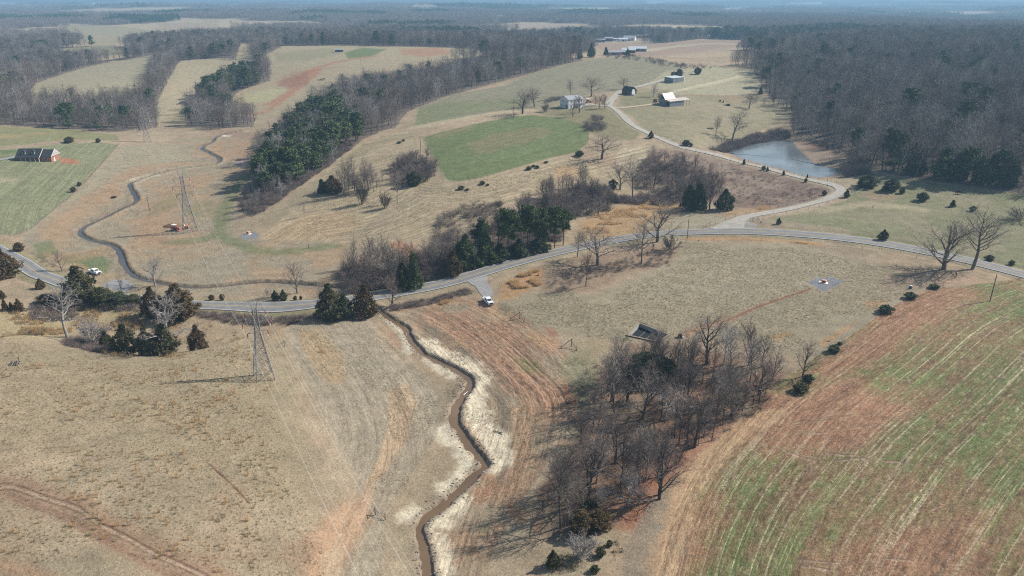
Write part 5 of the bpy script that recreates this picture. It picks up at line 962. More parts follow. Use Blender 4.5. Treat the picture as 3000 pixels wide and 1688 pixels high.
def windows(e, L, name='window'):
    """L: boxes (x0,x1,y0,y1,z0,z1) proud of the wall: frame with a pane set on it"""
    for x0, x1, y0, y1, z0, z1 in L:
        f = MB().box(x0, x1, y0, y1, z0, z1).build(name, MTRIM, e); d = .06
        if (x1 - x0) > (y1 - y0): MB().box(x0 + .1, x1 - .1, y0 - .01 if y0 < 0 or True else y0, y0 + .004, z0 + .1, z1 - .1).build('pane', MGLASS, f)
        else: MB().box(x1 - .004, x1 + .01, y0 + .1, y1 - .1, z0 + .1, z1 - .1).build('pane', MGLASS, f)
def gable_walls(e, x0, x1, y0, y1, zw, zr, axis, m, name='wall', z0=-1.0):
    """walls with gables; ridge along axis"""
    b = MB()
    if axis == 'x': b.prism([(y0, z0), (y1, z0), (y1, zw), ((y0 + y1) / 2, zr), (y0, zw)], 'x', x0, x1)
    else: b.prism([(x0, z0), (x1, z0), (x1, zw), ((x0 + x1) / 2, zr), (x0, zw)], 'y', y0, y1)
    return b.build(name, m, e)
def gable_roof(e, x0, x1, y0, y1, zw, zr, axis, m, ov=.4, t=.16, name='roof'):
    b = MB(); s = (zr - zw) / ((y1 - y0) / 2 if axis == 'x' else (x1 - x0) / 2)
    for sg in (-1, 1):
        if axis == 'x':
            ym = (y0 + y1) / 2; ye = (y0 - ov) if sg < 0 else (y1 + ov); ze = zw - ov * s + .03
            b.prism([(ye, ze), (ym, zr + .03), (ym, zr + .03 + t), (ye, ze + t)] if sg < 0 else [(ym, zr + .03), (ye, ze), (ye, ze + t), (ym, zr + .03 + t)], 'x', x0 - ov, x1 + ov)
        else:
            xm = (x0 + x1) / 2; xe = (x0 - ov) if sg < 0 else (x1 + ov); ze = zw - ov * s + .03
            b.prism([(xe, ze), (xm, zr + .03), (xm, zr + .03 + t), (xe, ze + t)] if sg < 0 else [(xm, zr + .03), (xe, ze), (xe, ze + t), (xm, zr + .03 + t)], 'y', y0 - ov, y1 + ov)
    return b.build(name, m, e)
def at_px(u, v): g = G1(u, v); return tuple(g)
# brick ranch house: front faces -y, ridge along x; local origin = front right corner of the wing
e = empty('brick_house', at_px(152, 474.5), R(3), 'brick ranch house with dark shingle roof, two dormers and white porch on the striped lawn', 'house')
gable_walls(e, -5.6, 0, 0, 9, 3.1, 6.0, 'x', MBRICK); gable_walls(e, -18.4, -5.6, .6, 9.6, 3.1, 6.4, 'x', MBRICK, 'main_wall')
gable_roof(e, -5.5, 0, 0, 9, 3.1, 6.0, 'x', MSHING, .35, .15, 'wing_roof'); gable_roof(e, -18.4, -5.9, -1.2, 9.6, 2.75, 6.6, 'x', MSHING, .35)
b = MB(); b.prism([(-.35, 2.83), (4.5, 6.05), (9.35, 2.83), (9.35, 3.05), (4.5, 6.3), (-.35, 3.05)], 'x', .36, .48); b.prism([(-1.5, 2.6), (4.2, 6.62), (4.2, 6.9), (-1.5, 2.85)], 'x', -5.54, -5.40); b.build('gable_trim', MTRIM, e)
MB().prism([(9.2, 2.9), (12.5, 2.9), (12.5, 3.0), (9.2, 5.4)], 'x', -12, -7).build('rear_roof', MSHING, e); MB().box(-12, -7, 9.7, 12.3, -1, 2.88).build('rear_wall', MBRICK, e)
for x in (-14.6, -9.6):
    d = MB().prism([(x - .8, 4.0), (x + .8, 4.0), (x + .8, 5.3), (x, 6.1), (x - .8, 5.3)], 'y', .9, 3.4).build('dormer', MTRIM, e)
    r_ = MB().prism([(x - 1.0, 5.15), (x, 6.15), (x + 1.0, 5.15), (x + 1.0, 5.3), (x, 6.32), (x - 1.0, 5.3)], 'y', .7, 3.6).build('dormer_roof', MSHING, d); MB().box(x - .35, x + .35, .87, .895, 4.35, 5.25).build('dormer_pane', MGLASS, d)
for x in (-15.6, -13.2, -10.6, -8.2, -6.0): MB().box(x - .12, x + .12, -1.3, -1.06, -.2, 2.72).build('porch_post', MTRIM, e)
b = MB(); [b.box(a, c, -1.22, -1.16, z, z + .08) for a, c in ((-15.5, -13.3), (-10.5, -8.3)) for z in (.85, .45)]; b.build('porch_railing', MTRIM, e); MB().box(-16.5, -5.9, -1.5, .55, -.9, -.02).build('porch_floor', MBRICK, e)
MB().box(-12.6, -11.2, -2.6, -1.5, -.9, -.35).build('porch_steps', MCONC, e); windows(e, [(-3.6, -2.0, -.06, -.002, 1.0, 2.4), (-17.6, -16.0, .54, .598, .9, 2.3)])
dr = MB().box(.003, .07, 2.6, 3.7, -.4, 1.8).build('door', MTRIM, e); MB().box(.071, .11, 2.75, 2.82, .6, .7).build('handle', MBLACK, dr); MB().box(-.6, 2.0, 1.8, 4.6, -1.0, -.42).build('door_slab', MCONC, e); MB().box(-14, -13.5, 5.5, 6, 5.2, 6.9).build('chimney', MBRICK, e)
# white two-storey farmhouse: gable end faces the camera
e = empty('white_farmhouse', at_px(1640, 314), R(-56), 'tall white two storey farmhouse with grey roof behind bare maples', 'house')
gable_walls(e, 0, 9.5, 0, 13, 5.8, 7.9, 'y', MW); gable_roof(e, 0, 9.5, 0, 13, 5.8, 7.9, 'y', MROOFG, .35)
windows(e, [(1.9, 2.7, -.07, -.003, 3.7, 5.2), (3.9, 4.7, -.07, -.003, 3.7, 5.2), (7.2, 8.0, -.07, -.003, 3.7, 5.2), (1.9, 2.7, -.07, -.003, .9, 2.3)]); windows(e, [(9.503, 9.57, 2 + 3 * k, 2.9 + 3 * k, z, z + 1.4) for k in range(4) for z in (.9, 3.7)])
MB().prism([(7.0, 1.9), (8.8, 1.9), (7.9, 2.6)], 'y', -1.4, -.01).build('porch_roof', MROOFG, e); MB().box(7.2, 8.6, -.05, -.004, 0, 1.85).build('door', MDARK, e); MB().box(9.51, 12.2, 7, 12.8, -1, 2.9).build('side_wing', MW, e); MB().box(9.51, 12.5, 6.8, 13.1, 2.92, 3.1).build('wing_roof', MROOFG, e); MB().box(4, 4.7, 6, 6.7, 7.2, 8.9).build('chimney', MBRICK, e)
# grey steel shed
e = empty('metal_shed', at_px(1946, 240.5), R(-50), 'grey metal shed with a pale low roof by the dark cedars', 'shed')
MB().prism([(0, -1), (9, -1), (9, 3.6), (0, 4.2)], 'y', 0, 14).build('wall', MSHED, e); MB().prism([(-.3, 4.24), (9.3, 3.62), (9.3, 3.8), (-.3, 4.42)], 'y', -.3, 14.3).build('roof', MTIN, e); MB().box(9.003, 9.1, 5, 9, 0, 3.2).build('sliding_door', MSHED, e); MB().box(-.05, -.004, 9, 12, 0, 3).build('side_door', MSHED, e); MB().box(9.0, 9.12, 14.31, 14.9, -1, 3.4).build('corner_post', MTRIM, e)
# white roofed barn with lean-to
e = empty('barn', at_px(1929, 305.5), R(-55), 'dark walled barn with white streaked tin roof and open lean-to', 'barn')
gable_walls(e, .6, 6.6, 0, 9, 3.8, 7.3, 'y', MSHED); gable_roof(e, .6, 6.6, -.2, 9.2, 3.9, 7.4, 'y', MRUST, .3); MB().prism([(6.61, -1), (11.2, -1), (11.2, 2.9), (6.61, 3.7)], 'y', -.5, 13.4).build('lean_to_wall', MSHED, e)
MB().prism([(6.3, 3.98), (11.7, 2.95), (11.7, 3.1), (6.3, 4.14)], 'y', -.9, 19).build('lean_to_roof', MRUST, e); MB().prism([(-2.2, 2.7), (.35, 3.6), (.35, 3.75), (-2.2, 2.85)], 'y', -.2, 9.2).build('side_roof', MTIN, e); MB().box(7.6, 10.6, -.56, -.505, 0, 2.5).build('doorway', MDARK, e)
for y in (16, 18.8): MB().box(11.2, 11.4, y, y + .2, -1, 2.98).build('lean_to_post', MWOOD, e)
MB().box(2, 5, -.05, -.004, 3.9, 6).build('dark_loft_boards', MWOODD, e)  # dark board panel on the loft gable
# dark cabin
e = empty('log_cabin', at_px(1822, 276), R(-52), 'dark weathered old cabin with a gable end coloured pale for sunlight by the farm track', 'cabin')
gable_walls(e, 0, 9, 0, 6, 3.0, 5.6, 'x', MWOODD); gable_roof(e, 0, 9, 0, 6, 3.0, 5.6, 'x', MSHING, .4); MB().box(9.003, 9.06, 1.2, 4.4, .6, 4.2).build('painted_gable_light', MW, e); MB().box(3.2, 4.2, -.06, -.003, 0, 2.1).build('door', MDARK, e); MB().box(6, 7, -.06, -.003, 1, 2).build('window', MGLASS, e); MB().box(9.07, 11, 1, 5, -1, .3).build('stoop', MCONC, e)  # white panel on the end wall paints in the sunlight it catches
# small far buildings
def small_house(name, u, v, rz, L, Wd, h, hr, mw, mr, label, cat='house', extra=True):
    g = at_px(u, v); e = empty(name, g, R(rz), label, cat); gable_walls(e, -L / 2, L / 2, -Wd / 2, Wd / 2, h, h + hr, 'x', mw, z0=-2); gable_roof(e, -L / 2, L / 2, -Wd / 2, Wd / 2, h, h + hr, 'x', mr, .5, .2)
    if extra: MB().box(-L * .1, L * .08, -Wd / 2 - .06, -Wd / 2 - .003, 0, min(h * .8, 2.4)).build('door', MDARK, e); MB().box(L * .2, L * .35, -Wd / 2 - .06, -Wd / 2 - .003, h * .35, h * .75).build('window', MGLASS, e)
    return e
FARB = [('metal_barn', 1868,151,-12,22,14,3.8,2.2,MSHED,MTIN,'long metal barn with a bright roof, right one of the far pair','barn'), ('metal_barn', 1842,155,-12,16,12,3.4,2,MWOODD,MTIN,'metal barn with a bright roof, left one of the far pair','barn'), ('metal_shed', 1796,161,0,14,10,3,1.6,MSHED,MROOFG,'low grey shed half hidden by cedars left of the far barns','shed'), ('metal_shed', 1825,160,-5,12,9,3,1.4,MSHED,MROOFG,'small grey shed between the low shed and the far barns','shed'),
 ('white_house', 1845,119,-20,20,13,5,3,MW,MROOFG,'white farmhouse with pale roof in front of the far wood','house'), ('white_house', 1825,121,0,16,10,3.6,2,MW,MTIN,'low pale house left of the white farmhouse by the far wood','house'), ('metal_shed', 1752,124,0,13,10,4,1.6,MSHED,MSHED,'teal grey shed farthest left on the far ridge','shed'), ('small_barn', 1764,124,0,9,8,4,1.6,MWOODD,MROOFG,'dark little barn next to the teal shed','barn'), ('small_barn', 1783,121,0,14,10,5,2,MWOODD,MROOFG,'dark brown barn in the middle of the far ridge group','barn'), ('mobile_home', 1800,119,0,14,6,3,1,MW,MTIN,'white trailer home between the brown barn and the low house','house'),
 ('old_barn', 1641,66,10,18,12,6,4,MWOODD,MTIN,'barn with a shining roof at the top edge of the distant field','barn'), ('white_house', 1535,43,0,34,14,6,4,MW,MTIN,'white house with two bright roofs in the hazy woods','house'), ('white_house', 1528,42,0,18,12,5,3,MW,MTIN,'small white house left of the two bright roofs','house'), ('long_shed', 1560,31,0,120,14,5,3,MW,MTIN,'very long pale shed on a distant clearing','shed'),
 ('white_building', 40,20,0,190,60,9,5,MW,MTIN,'broad bright factory roof at the left horizon','building'), ('white_building', 128,16,0,130,30,8,4,MW,MTIN,'long white building on the left horizon','building'), ('white_building', 155,17,0,30,24,10,5,MW,MTIN,'short white building right of the long one at the horizon','building'), ('white_house', 273,15,0,26,22,14,6,MW,MTIN,'bright tall house at the end of the horizon field','house'), ('white_house', 305,16,0,22,18,8,5,MW,MTIN,'white house right of the horizon field','house'), ('white_house', 382,17,0,26,20,9,5,MW,MTIN,'isolated white house on the left horizon','house'), ('white_house', 262,62,0,16,10,4,3,MW,MTIN,'white house behind the bare trees of the upper left pasture','house'), ('dark_barn', 26,101,0,14,10,4,2.5,MSHED,MTIN,'dark shed with light roof at the left edge wood','shed'), ('white_house', 614,25,0,30,18,7,5,MW,MTIN,'pale house among the hazy woods left of centre','house'), ('white_house', 912,52,0,34,16,6,4,MW,MROOFG,'pale building amid the woods above the rounded fields','house'),
 ('white_house', 2722,27,0,60,20,7,4,MW,MTIN,'white roof over a dark tree on the right horizon','building'), ('white_building', 2868,29,0,70,20,7,4,MW,MTIN,'long white roof on the right horizon, left of two','building'), ('white_building', 2882,29,0,34,20,8,5,MW,MTIN,'bright short roof on the right horizon, right of two','building'), ('white_house', 2812,61,0,20,14,5,4,MW,MTIN,'white roof beside the dark conifers at upper right','house'), ('white_house', 2932,61,0,22,12,5,3,MW,MTIN,'single white roof in the woods at upper right','house'), ('white_house', 2098,62,0,18,12,5,3,MW,MTIN,'white house under distant pines','house'), ('white_house', 2110,6,0,60,30,10,6,MW,MTIN,'white speck of a building on the far haze line','building'), ('white_house', 1905,110,0,26,10,4,2,MBRICK,MROOFG,'reddish low house at the edge of the far wood','house'), ('feed_shed', 994,152,10,10,6,2.6,1,MWOODD,MROOFG,'small dark feed shed on the pale rounded field','shed')]
for t in FARB: small_house(*t)
# ---- concrete pit
P4 = [np.array(q) for q in wpit]; c4 = sum(P4) / 4; zt = float(h_base(c4[0], c4[1])) + .16
e = empty('concrete_pit', (c4[0], c4[1], zt), 0, 'open sunken concrete pit with dark floor and thin fence posts', 'pit'); loc = [p - c4 for p in P4]
def inset(P, d):
    n = len(P); o = []
    for i in range(n):
        a, b_, c_ = P[i - 1], P[i], P[(i + 1) % n]; e1 = (b_ - a) / np.linalg.norm(b_ - a); e2 = (c_ - b_) / np.linalg.norm(c_ - b_); n1 = np.array([-e1[1], e1[0]]); n2 = np.array([-e2[1], e2[0]])
        if np.dot(n1, -b_) < 0: n1 = -n1
        if np.dot(n2, -b_) < 0: n2 = -n2
        m = n1 + n2; m /= np.dot(m, n1); o.append(b_ + m * d)
    return o
outer, inner = inset(loc, -.25), inset(loc, .34); MEARTH = mat('trodden_earth', (.25,.20,.135), .95, var=.25, scale=2)
for i in range(4):
    j = (i + 1) % 4; b = MB(); V = []
    for z0, z1 in ((0, -2.2),):
        V = [(*outer[i], 0), (*outer[j], 0), (*inner[j], 0), (*inner[i], 0), (*outer[i], -2.6), (*outer[j], -2.6), (*inner[j], -2.6), (*inner[i], -2.6)]
    b.add(V, [(7, 6, 5, 4), (0, 4, 5, 1), (1, 5, 6, 2), (2, 6, 7, 3), (3, 7, 4, 0)]).build('pit_wall', MCONC if i in (0, 3) else MWOODD, e); rim = MB().add([(*outer[i], .004), (*outer[j], .004), (*inner[j], .004), (*inner[i], .004), (*outer[i], -.3), (*outer[j], -.3)], [(0, 1, 2, 3), (0, 4, 5, 1)]).build('rim', MEARTH, e)
MLIN = mat('dark_liner', (.012,.015,.022), .9, var=.2, scale=.7); i2 = inset(loc, .32); MB().add([(*p, -1.3) for p in i2] + [(*p, -1.45) for p in i2], [(0, 1, 2, 3), (7, 6, 5, 4), (0, 4, 5, 1), (1, 5, 6, 2), (2, 6, 7, 3), (3, 7, 4, 0)]).build('pit_floor', MLIN, e)
for t in (.27, .5, .73): a = i2[0] * (1 - t) + i2[1] * t; c_ = i2[3] * (1 - t) + i2[2] * t; MB().bar((*a, -1.26), (*c_, -1.26), .035).build('floor_rib', MCONC, e)
fo = inset(loc, -.8)
for i in range(4):
    j = (i + 1) % 4
    for k in range(5):
        p = fo[i] * (1 - k / 5) + fo[j] * k / 5; MB().bar((*p, -.5), (*p, 1.15), .035).build('fence_post', MBLACK, e)
# ---- lattice towers and cables
def lattice(name, u, v, hp, rz, label):
    g, h = px_height(u, v, hp); e = empty(name, tuple(g), rz, label, 'transmission tower'); s = h / 23.5
    hw = lambda z: (2.5 + (0.62 - 2.5) * min(z / 14.5, 1)) if z < 14.5 else .62 - .12 * (z - 14.5) / 7
    Z = [0, 3.6, 6.6, 9.2, 11.4, 13.2, 14.5, 16.3, 17.9, 19.6, 21.2]; cs = [(-1, -1), (1, -1), (1, 1), (-1, 1)]
    for k, (a, b_) in enumerate(cs):
        m = MB(); [m.bar((a * hw(z0) * s, b_ * hw(z0) * s, z0 * s), (a * hw(z1) * s, b_ * hw(z1) * s, z1 * s), .12) for z0, z1 in zip(Z[:-1], Z[1:])]; m.build('leg', MSTEEL, e)
    m = MB()
    for i, (z0, z1) in enumerate(zip(Z[:-1], Z[1:])):
        for q in range(4):
            a, b_ = cs[q], cs[(q + 1) % 4]; p = lambda c, z: (c[0] * hw(z) * s, c[1] * hw(z) * s, z * s); m.bar(p(a, z0), p(b_, z1), .065); m.bar(p(b_, z0), p(a, z1), .065)
            if i: m.bar(p(a, z0), p(b_, z0), .04)
    m.build('bracing', MSTEEL, e)
    for z, L in ((14.3, 2.7), (17.4, 3.6), (20.4, 2.7)):
        for sg in (-1, 1):
            m = MB(); [m.bar((sg * .55 * s, y * .55 * s, z * s), (sg * L * s, 0, z * s), .055) for y in (-1, 1)]; m.bar((sg * .5 * s, 0, (z + 1.5) * s), (sg * L * s, 0, z * s), .05); a = m.build('arm', MSTEEL, e)
            i_ = MB(); i_.bar((sg * L * s, 0, z * s), (sg * L * s, 0, (z - 1.35) * s), .11, n=6); i_ = i_.build('insulator', MRED, a); MB().bar((sg * L * s, 0, (z - 1.36) * s), (sg * L * s, 0, (z - 1.8) * s), .12, n=6).build('clamp', MTRIM, i_)
    m = MB(); m.bar((-2.0 * s, 0, 23.4 * s), (2.0 * s, 0, 23.5 * s), .07); [m.bar((a * .5 * s, b_ * .5 * s, 21.2 * s), (a * 1.0 * s, 0, 23.4 * s), .05) for a in (-1, 1) for b_ in (-1, 1)]; m.build('top_bar', MSTEEL, e)
    return e, g, h, s, rz
TR_ = R(28.9); T1 = lattice('lattice_tower', 774, 1108, 226, TR_, 'steel lattice power tower standing in the left foreground pasture'); T2 = lattice('lattice_tower', 558, 676, 178, TR_, 'steel lattice power tower in the creek meadow beside the red tractor')
T3 = lattice('lattice_tower', 433, 416, 94, R(27), 'distant lattice power tower in front of the creek wood'); T4 = lattice('lattice_tower', 580, 292, 58, R(12), 'farthest lattice power tower in the cleared corridor')
def tip(T, z, x):
    e, g, h, s, rz = T; return np.array([g[0] + math.cos(rz) * x * s, g[1] + math.sin(rz) * x * s, g[2] + z * s])
d0 = np.array([.483, -.876]); T0 = (None, np.array([T1[1][0] + d0[0] * 195, T1[1][1] + d0[1] * 195, 8.0]), 0, T1[3], TR_)
names_ = {(12.5, -2.7): 'lower left', (12.5, 2.7): 'lower right', (15.6, -3.6): 'middle left', (15.6, 3.6): 'middle right', (18.6, -2.7): 'upper left', (18.6, 2.7): 'upper right', (23.45, -1.9): 'topmost left', (23.45, 1.9): 'topmost right'}
for (za, xa), nm in names_.items():
    for A_, B_, sp, sg in ((T0, T1, 'from the foreground tower toward the foot of the picture', 5.0), (T1, T2, 'between the two nearer towers', 4.0), (T2, T3, 'from the meadow tower to the tower by the creek wood', 5.0), (T3, T4, 'between the two farthest towers', 4.5)):
        a = tip(A_, za, xa); c_ = tip(B_, za, xa); m = MB(); n = 24; pts = [a + (c_ - a) * t - np.array([0, 0, sg * 4 * t * (1 - t)]) for t in np.linspace(0, 1, n)]; rr_ = .016
        for p, q in zip(pts[:-1], pts[1:]): m.bar(p, q, rr_, n=3)
        tag(m.build('power_cable', MWIRE), '%s power cable %s' % (nm, sp), 'cable', 'cables of the lattice tower line')
# ---- wooden utility poles
for u, v, hp, arm, lb in ((2900,883,78,0,'wooden utility pole with a green patch at its foot in the winter wheat'), (2013,700,58,0,'dark utility pole beside the road at the left of the junction'), (1505,347,41,0,'utility pole at the top edge of the green field by the farmhouse trees'), (1233,448,50,0,'utility pole at the left corner of the green field'), (1089,392,35,1,'utility pole with a crossarm against the woodland belt'), (438,617,40,1,'utility pole with a crossarm in the creek meadow'), (1056,182,27,0,'utility pole left on the far rounded field'), (1225,155,15,0,'utility pole right on the far rounded field'), (905,727,12,0,'short marker pole by the mown track')):
    g, h = px_height(u, v, hp); e = empty('utility_pole', tuple(g), R(20), lb, 'utility pole'); MB().bar((0, 0, -.5), (0, 0, h), .17, .12, 8).build('pole', MPOLE, e)
    if arm: MB().box(-1.2, 1.2, -.06, .06, h - .6, h - .45).build('crossarm', MPOLE, e)
    MB().bar((0, 0, h), (0, 0, h + .25), .06).build('pin', MTRIM, e)
# ---- fences
def fence(line, step, h, label, wires=3, m=MWOOD, r=.07, skip=None):
    L = dense(line, step); Z = height(L[:, 0], L[:, 1]); o = L[len(L) // 2]; oz = Z[len(L) // 2]; e = empty('wire_fence', (o[0], o[1], oz), 0, label, 'fence')
    for (x, y), z in list(zip(L, Z))[:99]: MB().bar((x - o[0], y - o[1], z - oz - .3), (x - o[0] + rng.normal(0, .05), y - o[1], z - oz + h * rng.uniform(.9, 1.1)), r).build('post', m, e)
    b = MB()
    for k in range(min(len(L), 99) - 1):
        for w_ in range(wires): zz = h * (.3 + .3 * w_); b.bar((L[k][0] - o[0], L[k][1] - o[1], Z[k] - oz + zz), (L[k + 1][0] - o[0], L[k + 1][1] - o[1], Z[k + 1] - oz + zz), .012, n=3)
    b.build('wire', MSTEEL, e)
def offl(L, d): t = np.gradient(L, axis=0); t /= np.hypot(t[:, 0], t[:, 1])[:, None]; return L + np.c_[-t[:, 1], t[:, 0]] * d
wl = dense(W(LANE), 8); nl_ = len(wl); iu = [int(np.argmin(np.hypot(*(wl - W([p])[0]).T))) for p in ((2194,634), (2443,543), (2311,511), (2078,449), (1893,388))]
fence(offl(wl[iu[0]:iu[1]], 4.2), 4.5, 1.35, 'wooden post fence on the inner side of the gravel lane curve'); fence(offl(wl[iu[1]:iu[4]], 3.6)[::1], 4.8, 1.3, 'post fence along the slope side of the dam road'); fence(offl(wl[iu[1]:iu[4]], -3.4), 4.8, 1.3, 'post fence along the pond side of the dam road')
fence(W([(2060,668),(2083,662),(2110,652),(2140,640),(2185,626)]), 5, 1.3, 'post fence in the orange grass left of the lane mouth'); fence(W([(2235,645),(2300,630),(2350,618),(2400,607),(2450,585),(2500,572),(2545,550)]), 6, 1.2, 'thin post fence on the green pasture side of the lane')
fence(W([(30,692),(80,678),(140,630),(200,583),(250,540),(300,478),(352,422)]), 4, 1.3, 'old post fence between the striped lawn and the creek meadow'); fence(W([(-60,655),(0,672),(20,682),(30,692)]), 3, 1.3, 'short post fence at the lawn corner by the road'); fence(W([(1935,262),(1960,266),(2000,272),(2040,280),(2100,284),(2180,276)]), 6, 1.5, 'rail fence behind the white roofed barn', m=MWOOD)
fence(W([(2090,704),(2180,703),(2290,707),(2380,712),(2530,730),(2700,760),(2850,792)]), 14, 1.1, 'sparse post fence on the near verge of the road at right'); fence(W([(560,918),(700,922),(820,921),(930,916),(1000,908)]), 4, 1.1, 'fence line buried in the brambles below the road'); fence(W([(65,820),(80,824),(100,826),(115,834)]), 2.2, 1.2, 'dark broken fence posts left of the small verge cedar', wires=1)
# corner braces
def brace(u, v, rz, label, s=1.0, two=True):
    e = empty('fence_brace', at_px(u, v), R(rz), label, 'fence brace', scale=s); MB().bar((0, 0, -.4), (0, 0, 1.9), .10).build('corner_post', MPOLE, e); MB().bar((0, 0, 1.7), (-2.3, -.5, .05), .07).build('diagonal', MPOLE, e); MB().bar((-2.3, -.5, -.3), (-2.3, -.5, .5), .09).build('anchor_post', MPOLE, e)
    if two: MB().bar((0, 0, 1.5), (1.0, -2.0, .05), .07).build('diagonal', MPOLE, e); MB().bar((1.0, -2.0, -.3), (1.0, -2.0, 1.2), .09).build('anchor_post', MPOLE, e)
brace(1523, 934, 0, 'wooden fence brace on red soil behind the white pickup', 1.3); brace(1674, 1015, 0, 'rust brown double fence brace in the middle of the meadow', 1.3); brace(1100, 1510, 40, 'dark fence brace under the power cables near the stream', 1.0); brace(834, 1016, 10, 'thin wooden brace right of the foreground tower', 1.0, False); brace(2220, 649, 0, 'weathered gate braces beside the lane mouth', .9); brace(2080, 661, 0, 'leaning post brace left of the lane mouth', .9, False)
# ---- vehicles
def pickup(name, loc, rz, label):
    e = empty(name, loc, rz, label, 'pickup truck')   # front = +x, length 5.9 m
    MB().box(-2.95, -.9, -.98, -.86, .55, 1.22).box(-2.95, -.9, .86, .98, .55, 1.22).box(-2.95, -2.85, -.86, .86, .6, 1.2).box(-2.85, -.9, -.86, .86, .55, .68).build('cargo_bed', MVAN, e)
    MB().box(-.9, 2.7, -.98, .98, .5, 1.15, (0, .05, .02, .02)).box(1.35, 2.72, -.9, .9, 1.15, 1.3, (.1, .12, .06, .06)).build('body', MVAN, e)
    c = MB().box(-.9, 1.5, -.92, .92, 1.15, 1.92, (.12, .62, .14, .14)).build('cab', MVAN, e)
    MB().quad((1.47, -.78, 1.2), (1.47, .78, 1.2), (.95, .70, 1.86), (.95, -.70, 1.86)).build('windscreen', MGLASS, c)
    for s in (-1, 1): MB().quad((-.7, s * .925, 1.22), (1.15, s * .925, 1.22), (.8, s * .81, 1.84), (-.66, s * .81, 1.84)).build('side_window', MGLASS, c); MB().box(1.0, 1.2, s * 1.02 if s > 0 else -1.2, 1.2 if s > 0 else -1.02, 1.2, 1.4).build('mirror', MBLACK, c)
    for x in (-1.9, 1.75):
        for s in (-1, 1):
            w_ = MB().bar((x, s * .72, .38), (x, s * .99, .38), .39, n=14).build('wheel', MBLACK, e); MB().bar((x, s * .95, .38), (x, s * 1.005, .38), .22, n=10).build('rim', MCHR, w_)
    MB().box(2.701, 2.78, -.62, .62, .72, 1.12).build('grille', MBLACK, e); MB().box(2.72, 2.9, -.95, .95, .42, .66).build('bumper', MCHR, e)
    for s in (-1, 1): MB().box(2.69, 2.77, s * .78 - .14, s * .78 + .14, .82, 1.08).build('headlight', MTRIM, e); MB().box(-2.97, -2.951, s * .9 - .06, s * .9 + .06, .75, 1.1).build('tail_light', MRED, e)
    MB().box(-1.6, -1.2, -.8, .8, 1.22, 1.5).build('tool_box', MCHR, e)
pickup('pickup_truck', at_px(1430, 888), R(-66), 'white pickup truck parked at the end of the gravel driveway'); pickup('pickup_truck', at_px(279, 802), R(-32), 'white pickup truck parked ahead of the utility trailer by the creek')
e = empty('utility_trailer', at_px(228, 793), R(-32), 'flatbed utility trailer with raised ramps behind the pickup', 'trailer'); MB().box(-2.6, 2.4, -1.05, 1.05, .62, .76).build('deck', MWOOD, e); MB().box(-2.65, 2.45, -1.12, -1.06, .55, .95).box(-2.65, 2.45, 1.06, 1.12, .55, .95).build('side_rail', MBLACK, e); MB().bar((2.4, -.6, .6), (3.9, 0, .5), .06).bar((2.4, .6, .6), (3.9, 0, .5), .06).build('tow_bar', MBLACK, e)
for y in (-.7, .7): MB().box(-2.75, -2.66, y - .25, y + .25, .6, 2.3).build('ramp', mat('tan_wood', (.45,.33,.22)), e)
for x in (-.45, .45):
    for s in (-1, 1): MB().bar((x, s * 1.14, .36), (x, s * 1.36, .36), .36, n=12).build('wheel', MBLACK, e)
def tractor(loc, rz, label, body, canopy, sc=1):
    e = empty('tractor', loc, rz, label, 'tractor', scale=sc); MB().box(.2, 1.7, -.38, .38, .75, 1.35, (0, .15, .05, .05)).build('hood', body, e); MB().box(-.9, .2, -.5, .5, .6, 1.0).build('chassis', body, e); MB().box(-.55, -.15, -.25, .25, 1.0, 1.5).build('seat', MBLACK, e)
    for s in (-1, 1):
        w_ = MB().bar((-.5, s * .55, .7), (-.5, s * .95, .7), .7, n=14).build('rear_wheel', MBLACK, e); MB().bar((-.5, s * .93, .7), (-.5, s * .97, .7), .35, n=10).build('rim', MTRIM, w_); MB().bar((1.3, s * .5, .38), (1.3, s * .75, .38), .38, n=12).build('front_wheel', MBLACK, e); MB().box(-1.0, 0, s * .55 - .12, s * .55 + .12, 1.3, 1.42).build('fender', body, e)
    if canopy: MB().box(-1.0, .6, -.75, .75, 2.25, 2.38).build('canopy', MTRIM, e); MB().bar((-.6, -.5, 1.3), (-.6, -.5, 2.25), .04).bar((-.6, .5, 1.3), (-.6, .5, 2.25), .04).build('canopy_post', MBLACK, e)
    MB().bar((1.5, -.45, 1.0), (2.5, -.45, .45), .07).bar((1.5, .45, 1.0), (2.5, .45, .45), .07).build('loader_arm', body, e); MB().box(2.4, 2.95, -.95, .95, .1, .6, (0, .3, 0, 0)).build('bucket', body, e)
tractor(at_px(513, 675), R(-25), 'red tractor with a white canopy working beside the meadow tower', MRED, True, 1.1); tractor(at_px(1723, 301), R(-20), 'small red tractor with a light canopy parked behind the white farmhouse', MRED, True, 1.2); tractor(at_px(1922, 299), R(60), 'orange tractor parked at the left corner of the white roofed barn', MORNG, False, 1.5)
e = empty('dirt_pile', at_px(508, 664), 0, 'heap of freshly dug brown soil beside the red tractor', 'dirt pile'); V = [(0, 0, 1.5)]; F_ = []; nn_ = 26
for ri, (r_, z) in enumerate(((1.2, 1.1), (2.4, .45), (3.2, -.1))): V += [(math.cos(t) * r_ * (1.5 + .2 * math.sin(3 * t)), math.sin(t) * r_ * (.8 + .12 * math.cos(5 * t)), z + (.12 * math.sin(7 * t + ri) if ri < 2 else 0)) for t in np.linspace(0, 2 * math.pi, nn_, endpoint=False)]
F_ = [(0, 1 + k, 1 + (k + 1) % nn_) for k in range(nn_)] + [(1 + a * nn_ + k, 1 + (a + 1) * nn_ + k, 1 + (a + 1) * nn_ + (k + 1) % nn_, 1 + a * nn_ + (k + 1) % nn_) for a in range(2) for k in range(nn_)]
